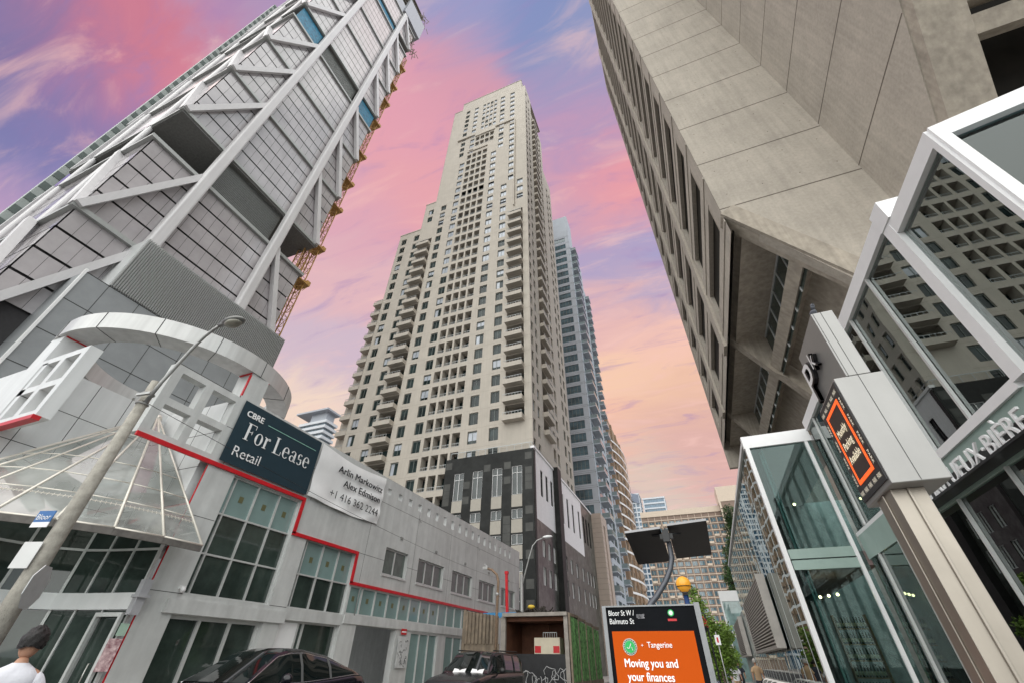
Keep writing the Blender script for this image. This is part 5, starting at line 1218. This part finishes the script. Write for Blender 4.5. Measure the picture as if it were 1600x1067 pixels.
# ------------------------------------------------------------------ vehicles
def car(name, label, L_, Wd, H, prof, loc, rot, paint, group=None, coupe=False, rails=False):
    """prof: stations (t, belt height, roof height or None, half width belt, half width roof); +X is the front"""
    t = thing(name, label, 'car', group, loc); t.rotation_euler = (0, 0, rot)
    def interp(key, s_):
        for a, b in zip(prof, prof[1:]):
            if a[0] <= s_ <= b[0]:
                f = (s_-a[0])/(b[0]-a[0]); f = f*f*(3-2*f) if False else f; return a[key]+(b[key]-a[key])*f
        return prof[-1][key]
    n = 72; body = MB(); gl = MB(); roof = MB()
    secs = []
    for k in range(n+1):
        s_ = k/n; x = L_/2-L_*s_; zb = interp(1, s_); w = interp(3, s_); lo = .30 if 0.04 < s_ < .96 else .42
        secs.append([(x, w*.90, lo), (x, w*.99, lo+.18), (x, w, zb*.66), (x, w*.985, zb-.14), (x, w*.955, zb-.04), (x, w*.88, zb), (x, w*.6, zb+.035), (x, 0, zb+.05)])
    base = len(body.v); m_ = len(secs[0])
    ring = []
    for s_ in secs: ring.append(s_+[(a, -b, c) for a, b, c in reversed(s_[:-1])])
    nr = len(ring[0])
    for r_ in ring: body.v += r_
    for k in range(n):
        for j in range(nr-1): body.f.append((k*nr+j, k*nr+j+1, (k+1)*nr+j+1, (k+1)*nr+j)); body.mi.append(0); body.sm.append(True)
    for e in (0, n): body.f.append(tuple(e*nr+j for j in range(nr))); body.mi.append(0); body.sm.append(False)
    body.build('body', paint, t)
    # greenhouse
    gs = [k/n for k in range(n+1) if interp(2, k/n) > interp(1, k/n)+.02]
    g0, g1 = gs[0], gs[-1]; G = []
    for s_ in gs:
        x = L_/2-L_*s_; zb = interp(1, s_)-.02; zr = interp(2, s_); wb = interp(3, s_)*.90; wr_ = interp(4, s_); f = min(1, (zr-zb)/(.5)); wt = wb+(wr_-wb)*f
        G.append([(x, wb, zb), (x, wb+(wt-wb)*.5+.012, zb+(zr-zb)*.5), (x, wt, zr-.05*f), (x, wt*.93, zr-.012*f), (x, wt*.55, zr+.012*f), (x, 0, zr+.018*f)])
    for i in range(len(G)-1):
        slope_ = (G[i+1][5][2]-G[i][5][2])/(L_/n); top_glass = abs(slope_) > .20
        for sgn in (1, -1):
            for j in range(5):
                q = [G[i][j], G[i][j+1], G[i+1][j+1], G[i+1][j]]; q = [(a, b*sgn, c) for a, b, c in q]
                glassy = (j < 2) or (j >= 3 and top_glass)
                (gl if glassy else roof).face(q, True)
    gl.build('windows', car_glass, t, weld=True); roof.build('roof', paint, t, weld=True)
    # window line trim, pillars
    tr = MB()
    for sgn in (1, -1):
        tr.tube([(g[2][0], (g[2][1]+.006)*sgn, g[2][2]-.02) for g in G], .013, 6); tr.tube([(g[0][0], (g[0][1]+.01)*sgn, g[0][2]+.015) for g in G], .011, 6)
    tr.build('chrome_trim' if not rails else 'trim', m_chrome if not rails else m_blackp, t)
    pl = MB()
    for frac in ((.44, .47), (.70, .72)):
        i = int(frac[0]*(len(G)-1)); g = G[i]
        for sgn in (1, -1): pl.tube([(g[0][0], (g[0][1]+.006)*sgn, g[0][2]), (g[1][0], (g[1][1]+.006)*sgn, g[1][2]), (g[2][0], (g[2][1]+.004)*sgn, g[2][2]-.01)], .03, 4)
    pl.build('pillars', m_blackp, t)
    for sgn in (1, -1):
        i = int(.20*(len(G)-1)); g = G[i]; x = g[0][0]-.05
        mr = MB(); mr.sphere((x, sgn*(Wd/2+.10), g[0][2]+.10), .12, 14, 8, (.65, 1.0, .75)); mr.tube([(x, sgn*(Wd/2-.08), g[0][2]+.02), (x, sgn*(Wd/2+.05), g[0][2]+.06)], .03, 6); mr.build('mirror', paint if not rails else m_blackp, t)
        hl = MB(); hl.sphere((L_/2-.22, sgn*Wd*.36, prof[0][1]*.80), .16, 12, 8, (1.1, 1, .5)); hl.build('headlight', mat('headlight', (.5, .5, .5), .1, ior=1.6), t)
        tl = MB(); tl.sphere((-L_/2+.14, sgn*Wd*.40, prof[-1][1]*.86), .15, 12, 8, (.8, .9, .5)); tl.build('tail_light', mat('tail_red', (.5, .01, .01), .15, emit=((1, .05, .05), .4)), t)
        for fx_ in (.19, .80):
            x = L_/2-L_*fx_; wh = MB()
            c0, c1 = sgn*(Wd/2-.24), sgn*(Wd/2+.01); wh.tube([(x, c0, .37), (x, c1, .37)], .37, 28); w_ = wh.build('wheel', mat('tyre', (.02, .02, .02), .9), t)
            rm = MB(); rm.tube([(x, c1, .37), (x, c1+.008*sgn, .37)], .25, 20); rm.build('rim', m_steel, w_)
            ah = MB(); ah.tube([(x+.42*math.cos(a), sgn*(Wd/2+.005), .37+.42*math.sin(a)) for a in [math.pi*k/14 for k in range(15)]], .045, 6); ah.build('wheel_arch', m_blackp, t)
        for fx_ in (.50, .70):
            x = L_/2-L_*fx_; zb = interp(1, fx_); dh = MB(); dh.tube([(x, sgn*(Wd/2-.01), zb-.17), (x-.04, sgn*(Wd/2+.03), zb-.165), (x-.20, sgn*(Wd/2+.03), zb-.16), (x-.24, sgn*(Wd/2-.01), zb-.16)], .014, 6); dh.build('door_handle', m_chrome if not rails else paint, t)
    if rails:
        rl = MB()
        for sgn in (1, -1): rl.tube([(L_/2-L_*a, sgn*Wd*.36, H+.03+.0) for a in (.42, .5, .7, .9)], .02, 6)
        rl.build('roof_rails', m_blackp, t)
    return t
car_glass = dark_glass('car_glass', (.008, .012, .012), 1.6, .02); m_chrome = mat('chrome', (.75, .75, .75), .12, 1.0, var=.02); m_blackp = mat('black_plastic', (.012, .012, .012), .45)
m_blk = mat('black_paint', (.006, .006, .010), .10, .0, var=.1, ior=1.5); m_gry = mat('graphite_paint', (.018, .02, .023), .22, .3, var=.1, ior=1.7)
coupe = [(0, .78, .70, .78, .6), (.03, .92, .8, .90, .6), (.12, 1.03, .9, .965, .6), (.27, 1.12, 1.10, .975, .6), (.30, 1.13, 1.20, .975, .62), (.44, 1.14, 1.62, .975, .62), (.50, 1.15, 1.68, .975, .63), (.58, 1.16, 1.69, .975, .63), (.72, 1.20, 1.60, .975, .60), (.88, 1.26, 1.34, .96, .60), (.94, 1.25, 1.24, .93, .6), (1, 1.02, .9, .86, .6)]
car('parked_car', 'glossy black coupe-roofed car with chrome window line parked before the shop windows', 4.95, 1.96, 1.69, coupe, (-8.75, 8.15, .12), -math.pi/2, m_blk, 'cars parked along the kerb')
suvp = [(0, .86, .7, .80, .6), (.03, 1.0, .8, .92, .6), (.10, 1.08, .9, .98, .6), (.25, 1.17, 1.15, .99, .7), (.28, 1.18, 1.26, .99, .70), (.385, 1.19, 1.70, .99, .74), (.42, 1.19, 1.77, .99, .75), (.55, 1.20, 1.80, .99, .76), (.90, 1.22, 1.76, .98, .75), (.965, 1.20, 1.60, .96, .74), (.99, 1.12, 1.2, .93, .7), (1, 1.0, .9, .9, .6)]
car('parked_car', 'dark graphite SUV with a white sunshade in its windscreen, parked beyond the black car', 4.9, 1.98, 1.8, suvp, (-8.15, 17.4, .12), -math.pi/2, m_gry, 'cars parked along the kerb', rails=True)
mb = MB(); 
for k in range(6): y0 = -8.85+.23*k; mb.face([(y0, 16.15, 1.27), (y0+.23, 16.15, 1.27), (y0+.23, 16.36, 1.38+.03*((k*7) % 3)), (y0, 16.36, 1.38+.03*((k*5) % 3))])
tag(mb.build('sunshade', m_white), 'crumpled white sunshade behind the windscreen of the graphite SUV', 'sunshade')

# ------------------------------------------------------------------ people
def skin_body(name, joints, edges, mats, parent=None, sub=2):
    me = bpy.data.meshes.new(name); me.from_pydata([j[:3] for j in joints], edges, []); me.update()
    o = bpy.data.objects.new(name, me); COL.objects.link(o)
    s_ = o.modifiers.new('skin', 'SKIN'); 
    if not me.skin_vertices: me.attributes  # created below
    bm = bmesh.new(); bm.from_mesh(me); ly = bm.verts.layers.skin.verify(); bm.verts.ensure_lookup_table()
    for v, j in zip(bm.verts, joints): v[ly].radius = (j[3], j[4] if len(j) > 4 else j[3]); v[ly].use_root = False
    bm.verts[0][ly].use_root = True; bm.to_mesh(me); bm.free()
    s_.use_smooth_shade = True
    ss = o.modifiers.new('sub', 'SUBSURF'); ss.levels = sub; ss.render_levels = sub
    me.materials.append(mats)
    if parent is not None: o.parent = parent
    return o
m_skin = mat('skin', (.48, .26, .17), .5, var=.08, scale=8); m_hair = mat('hair_black', (.012, .010, .010), .45, var=.4, scale=40, bump=.6, bscale=160); m_tee = mat('white_cotton', (.66, .66, .71), .85, var=.07, scale=5, bump=1.0, bscale=7); m_jean = mat('dark_trousers', (.03, .035, .05), .8)
def person(label, loc, rot, h=1.76, shirt=None, hair=None, trous=None, group=None, detail=True, step=.12):
    r_ = thing('person', label, 'person', group, loc); r_.rotation_euler = (0, 0, rot); k = h/1.76; shirt = shirt or m_tee; hair = hair or m_hair; trous = trous or m_jean
    r_.scale = (k, k, k)
    # body: continuous skin, faces -Y... front is +Y
    J = [(0, 0, .95, .13, .10), (0, 0, 1.12, .125, .095), (0, .0, 1.30, .15, .10), (0, -.01, 1.43, .13, .085), (0, -.005, 1.50, .055, .055), (0, .01, 1.57, .052, .055),
         (.17, -.01, 1.41, .055, .055), (.24, -.02, 1.20, .045), (.27, .02, .98, .036), (.275, .06, .88, .03),
         (-.17, -.01, 1.41, .055, .055), (-.24, -.02, 1.20, .045), (-.27, .03, .98, .036), (-.275, .07, .88, .03),
         (.10, 0, .86, .09), (.11, step, .50, .062), (.11, step*.6, .09, .042), (.12, step*.6+.14, .04, .035), (-.10, 0, .86, .09), (-.11, -step*.3, .50, .062), (-.11, -step*1.4, .10, .042), (-.12, -step*1.4+.14, .04, .035)]
    E_ = [(0, 1), (1, 2), (2, 3), (3, 4), (4, 5), (3, 6), (6, 7), (7, 8), (8, 9), (3, 10), (10, 11), (11, 12), (12, 13), (0, 14), (14, 15), (15, 16), (16, 17), (0, 18), (18, 19), (19, 20), (20, 21)]
    base = len(J)
    if detail:
        for sgn, w in ((1, 9), (-1, 13)):
            wx, wy, wz = J[w][:3]
            for q in range(4):
                b0 = len(J); o_ = (q-1.5)*.018; J += [(wx+.004*sgn, wy+.0+o_, wz-.05, .011), (wx, wy+o_*1.15, wz-.105, .009), (wx-.012*sgn, wy+o_*1.1, wz-.14-.006*(q in (1, 2)), .008)]; E_ += [(w, b0), (b0, b0+1), (b0+1, b0+2)]
            b0 = len(J); J += [(wx-.01*sgn, wy+.035, wz-.03, .011), (wx-.022*sgn, wy+.05, wz-.07, .009)]; E_ += [(w, b0), (b0, b0+1)]
    bo = skin_body('body', J, E_, m_skin, r_, 2 if detail else 1)
    # head with face
    hd = MB(); hd.sphere((0, .02, 1.665), .104, 22, 16, (.80, .98, 1.18)); hd.sphere((0, .045, 1.60), .06, 14, 10, (.9, 1.0, .9)); hd.tube([(0, .112, 1.672), (0, .13, 1.645)], .013, 8)
    for sgn in (1, -1): hd.sphere((sgn*.082, .01, 1.655), .028, 10, 8, (.45, .8, 1.2)); hd.sphere((sgn*.033, .108, 1.682), .010, 8, 6, (1.3, .6, .8))
    hd.tube([(-.022, .113, 1.615), (0, .118, 1.613), (.022, .113, 1.615)], .006, 6); hd.build('head', m_skin, r_)
    hr = MB(); i = 0
    n_, m_ = 30, 16
    cx = Vector((0, .005, 1.69)); 
    def hp(a, b):
        th = math.pi*.64*a/m_ if True else 0; ph = 2*math.pi*b/n_; front = max(0, math.sin(ph)); th *= (1-.38*front)
        rad = .125*(1+.05*math.sin(ph*9+a)+.04*math.sin(ph*17+a*2.3)+.02*math.sin(ph*31+a)); return cx+Vector((math.sin(th)*math.cos(ph)*rad*.86, math.sin(th)*math.sin(ph)*rad*1.02, math.cos(th)*rad*1.02+.012*math.sin(ph*3)))
    for a in range(m_):
        for b in range(n_): hr.face([hp(a, b), hp(a+1, b), hp(a+1, b+1), hp(a, b+1)], True)
    hr.build('hair', hair, r_, weld=True)
    # shirt: slightly larger skinned shell over torso and upper arms
    sh_ = MB(); Z_ = [(.88, .168, .120, 0), (.98, .160, .112, 0), (1.10, .158, .112, 0), (1.22, .176, .122, 0), (1.32, .196, .126, -.005), (1.39, .205, .120, -.01), (1.435, .186, .104, -.012), (1.47, .135, .088, -.012), (1.497, .088, .074, -.008), (1.515, .064, .062, -.004)]
    nn = 28; R_ = [[(rx*math.copysign(abs(math.cos(2*math.pi*j/nn))**.85, math.cos(2*math.pi*j/nn))*(1+.012*math.sin(j*2.1+k*1.7)), oy+ry*math.copysign(abs(math.sin(2*math.pi*j/nn))**.85, math.sin(2*math.pi*j/nn))*(1+.03*math.sin(j*1.3+k)), z) for j in range(nn)] for k, (z, rx, ry, oy) in enumerate(Z_)]
    for A_, B_ in zip(R_, R_[1:]):
        for j in range(nn): sh_.face([A_[j], A_[(j+1) % nn], B_[(j+1) % nn], B_[j]], True)
    for sgn in (1, -1):
        sh_.tube([(sgn*.13, -.012, 1.405), (sgn*.175, -.012, 1.385), (sgn*.212, -.015, 1.32), (sgn*.236, -.018, 1.25), (sgn*.252, -.02, 1.18)], .066, 16, r1=.082)
    so_ = sh_.build('shirt', shirt, r_, weld=True); q_ = so_.modifiers.new('s', 'SUBSURF'); q_.levels = q_.render_levels = 1
    JT = [(0, 0, .96, .145, .115), (.105, 0, .84, .10), (.112, step, .50, .075), (.112, step*.6, .12, .055), (-.105, 0, .84, .10), (-.112, -step*.3, .50, .075), (-.112, -step*1.4, .13, .055)]
    skin_body('trousers', JT, [(0, 1), (1, 2), (2, 3), (0, 4), (4, 5), (5, 6)], trous, r_, 2 if detail else 1)
    return r_
person('person with short black hair and white T-shirt, seen from behind, by the shop entrance', (-6.45, 3.02, .1), R(62), 1.73)
m_tanj = mat('tan_jacket', (.40, .27, .16), .8); m_wh = mat('white_top', (.6, .6, .62), .8); m_gh = mat('grey_hair', (.4, .38, .35), .7); m_blu = mat('blue_shirt', (.25, .3, .42), .8)
G_ = 'people on the far pavement'
person('person in a tan jacket with pale hair walking alone beside the glass pavilion', (1.78, 29, .22), R(0), 1.62, m_tanj, m_gh, None, G_, False)
person('person in a white top and dark bag walking left of the tan-jacketed walker', (.78, 29.5, .22), R(0), 1.52, m_wh, m_hair, m_tanj, G_, False)
person('person in a dark top walking just behind the white-topped one', (1.05, 31.5, .22), R(10), 1.60, m_jean, m_hair, None, G_, False)
person('person in a pale blue shirt in the group by the tree', (.35, 30.5, .22), R(180), 1.60, m_blu, m_hair, None, G_, False)
person('person in dark clothes at the left end of the group by the tree', (-.15, 30, .22), R(200), 1.50, m_jean, m_hair, m_blu, G_, False)

# bike stands beside the pavilion
src = MB(); src.tube([(-.3, 0, 0), (-.3, 0, .78), (-.2, 0, .88), (.2, 0, .88), (.3, 0, .78), (.3, 0, 0)], .03, 8)
first = src.build('bike_stand', m_steel); tag(first, 'steel hoop bike stand in the row along the mirrored flank of the glass pavilion', 'bike stand', 'bike stands by the pavilion'); first.location = (2.3, 20, .22)
for k in range(1, 7):
    c = first.copy(); COL.objects.link(c); c.location = (2.3-.03*k, 20+k*1.6, .22)

# ------------------------------------------------------------------ trees and planting
m_leaf = mat('leaf_green', (.10, .17, .03), .55, var=.55, scale=2.2, col2=(.16, .26, .04)); m_leafd = mat('leaf_dark', (.05, .10, .025), .6, var=.5, scale=1.3); m_bark = mat('bark', (.10, .075, .05), .9, var=.3, scale=6)
def tree(label, base, th, blobs, nleaf, size, leaf, tr=.08, group=None, seed=1):
    r_ = thing('street_tree', label, 'tree', group); rr = random.Random(seed); b = Vector(base)
    mb = MB(); top = Vector(blobs[len(blobs)//2][0]); mb.tube([b, b+Vector((.03, 0, th*.5)), b+Vector((0, .05, th))], tr, 8, r1=tr*.6)
    for c, rad in blobs: mb.tube([b+Vector((0, .05, th*.9)), (b+Vector((0, 0, th))).lerp(Vector(c), .5)+Vector((rr.uniform(-.1, .1), 0, .05)), Vector(c)], tr*.4, 5, r1=tr*.1)
    mb.build('trunk', m_bark, r_)
    lf = MB(); tot = sum(r**2 for _, r in blobs)
    for c, rad in blobs:
        c = Vector(c)
        for k in range(int(nleaf*rad**2/tot)):
            d = Vector((rr.gauss(0, 1), rr.gauss(0, 1), rr.gauss(0, 1))).normalized()*rad*(rr.random()**.45); p = c+d
            q = Vector((rr.gauss(0, 1), rr.gauss(0, 1), rr.gauss(0, .6))).normalized(); s_ = q.orthogonal().normalized(); L2 = size*rr.uniform(.6, 1.4)
            lf.face([p, p+q*L2*.5+s_*L2*.25, p+q*L2, p+q*L2*.5-s_*L2*.25])
    lf.build('crown', leaf, r_); return r_
tree('young light green street tree with a slim crown behind the orange kiosk', (.1, 21, .22), 1.6, [((.05, 21, 2.2), .5), ((.45, 21.2, 1.9), .42), ((-.05, 21, 2.9), .42), ((.5, 21, 2.6), .38), ((-.2, 21, 3.5), .33), ((.1, 21.3, 1.6), .5), ((-.3, 21.3, 4.0), .22)], 5200, .11, m_leaf, .05, seed=3)
tree('leafy green tree further down the pavement beside the people', (.2, 33, .22), 1.4, [((.1, 33, 2.4), .8), ((.7, 33, 1.9), .7), ((-.3, 33.4, 3.3), .7), ((.8, 33, 2.9), .5)], 3000, .16, m_leaf, .07, seed=5)
blobs = []
rr = random.Random(8)
for k in range(16): z = 4+k*1.0; blobs.append(((3.0+z*.165+rr.uniform(-.5, .5), 70+rr.uniform(-.8, .8), z), rr.uniform(.75, 1.25)))
tree('tall narrow leafy tree rising beside the brown apartment slab at the pavilion edge', (3.6, 70, .2), 4, blobs, 6500, .34, m_leafd, .2, seed=9)
hb = thing('hanging_basket', 'hanging basket of red flowers on a thin pole behind the kiosk', 'flowers')
mb = MB(); mb.tube([(-.02, 14.1, .2), (-.02, 14.1, 2.7), (-.12, 14.1, 2.75)], .02, 6); mb.tube([(-.14, 14, 2.3), (-.14, 14, 2.42)], .07, 10, r1=.12); mb.build('bracket_pole', m_black, hb)
mb = MB()
for k in range(260):
    d = Vector((rr.gauss(0, 1), rr.gauss(0, 1), rr.gauss(0, 1))).normalized()*.15*rr.random()**.5; p = Vector((-.14, 14, 2.5))+d; q = Vector((rr.gauss(0, 1), rr.gauss(0, 1), rr.gauss(0, 1))).normalized()*.035; s_ = q.orthogonal().normalized()*.02; mb.m = 0 if rr.random() < .7 else 1; mb.face([p-q, p+s_, p+q, p-s_])
mb.build('blooms', [mat('bloom_red', (.5, .02, .03), .6), m_leaf], hb)
tl = thing('traffic_sign', 'small white roadside sign on a thin pole in front of the young tree', 'sign')
mb = MB(); mb.tube([(.2, 20.2, .2), (.2, 20.2, 2.6)], .02, 6); mb.build('pole', m_galv, tl); mb = MB(); mb.fb(fy_neg(20.15), .12, .30, 2.2, 2.5, 0, .01); mb.m = 1; mb.fb(fy_neg(20.15), .18, .24, 2.27, 2.43, .01, .013); mb.build('plate', [m_white, m_red], tl)
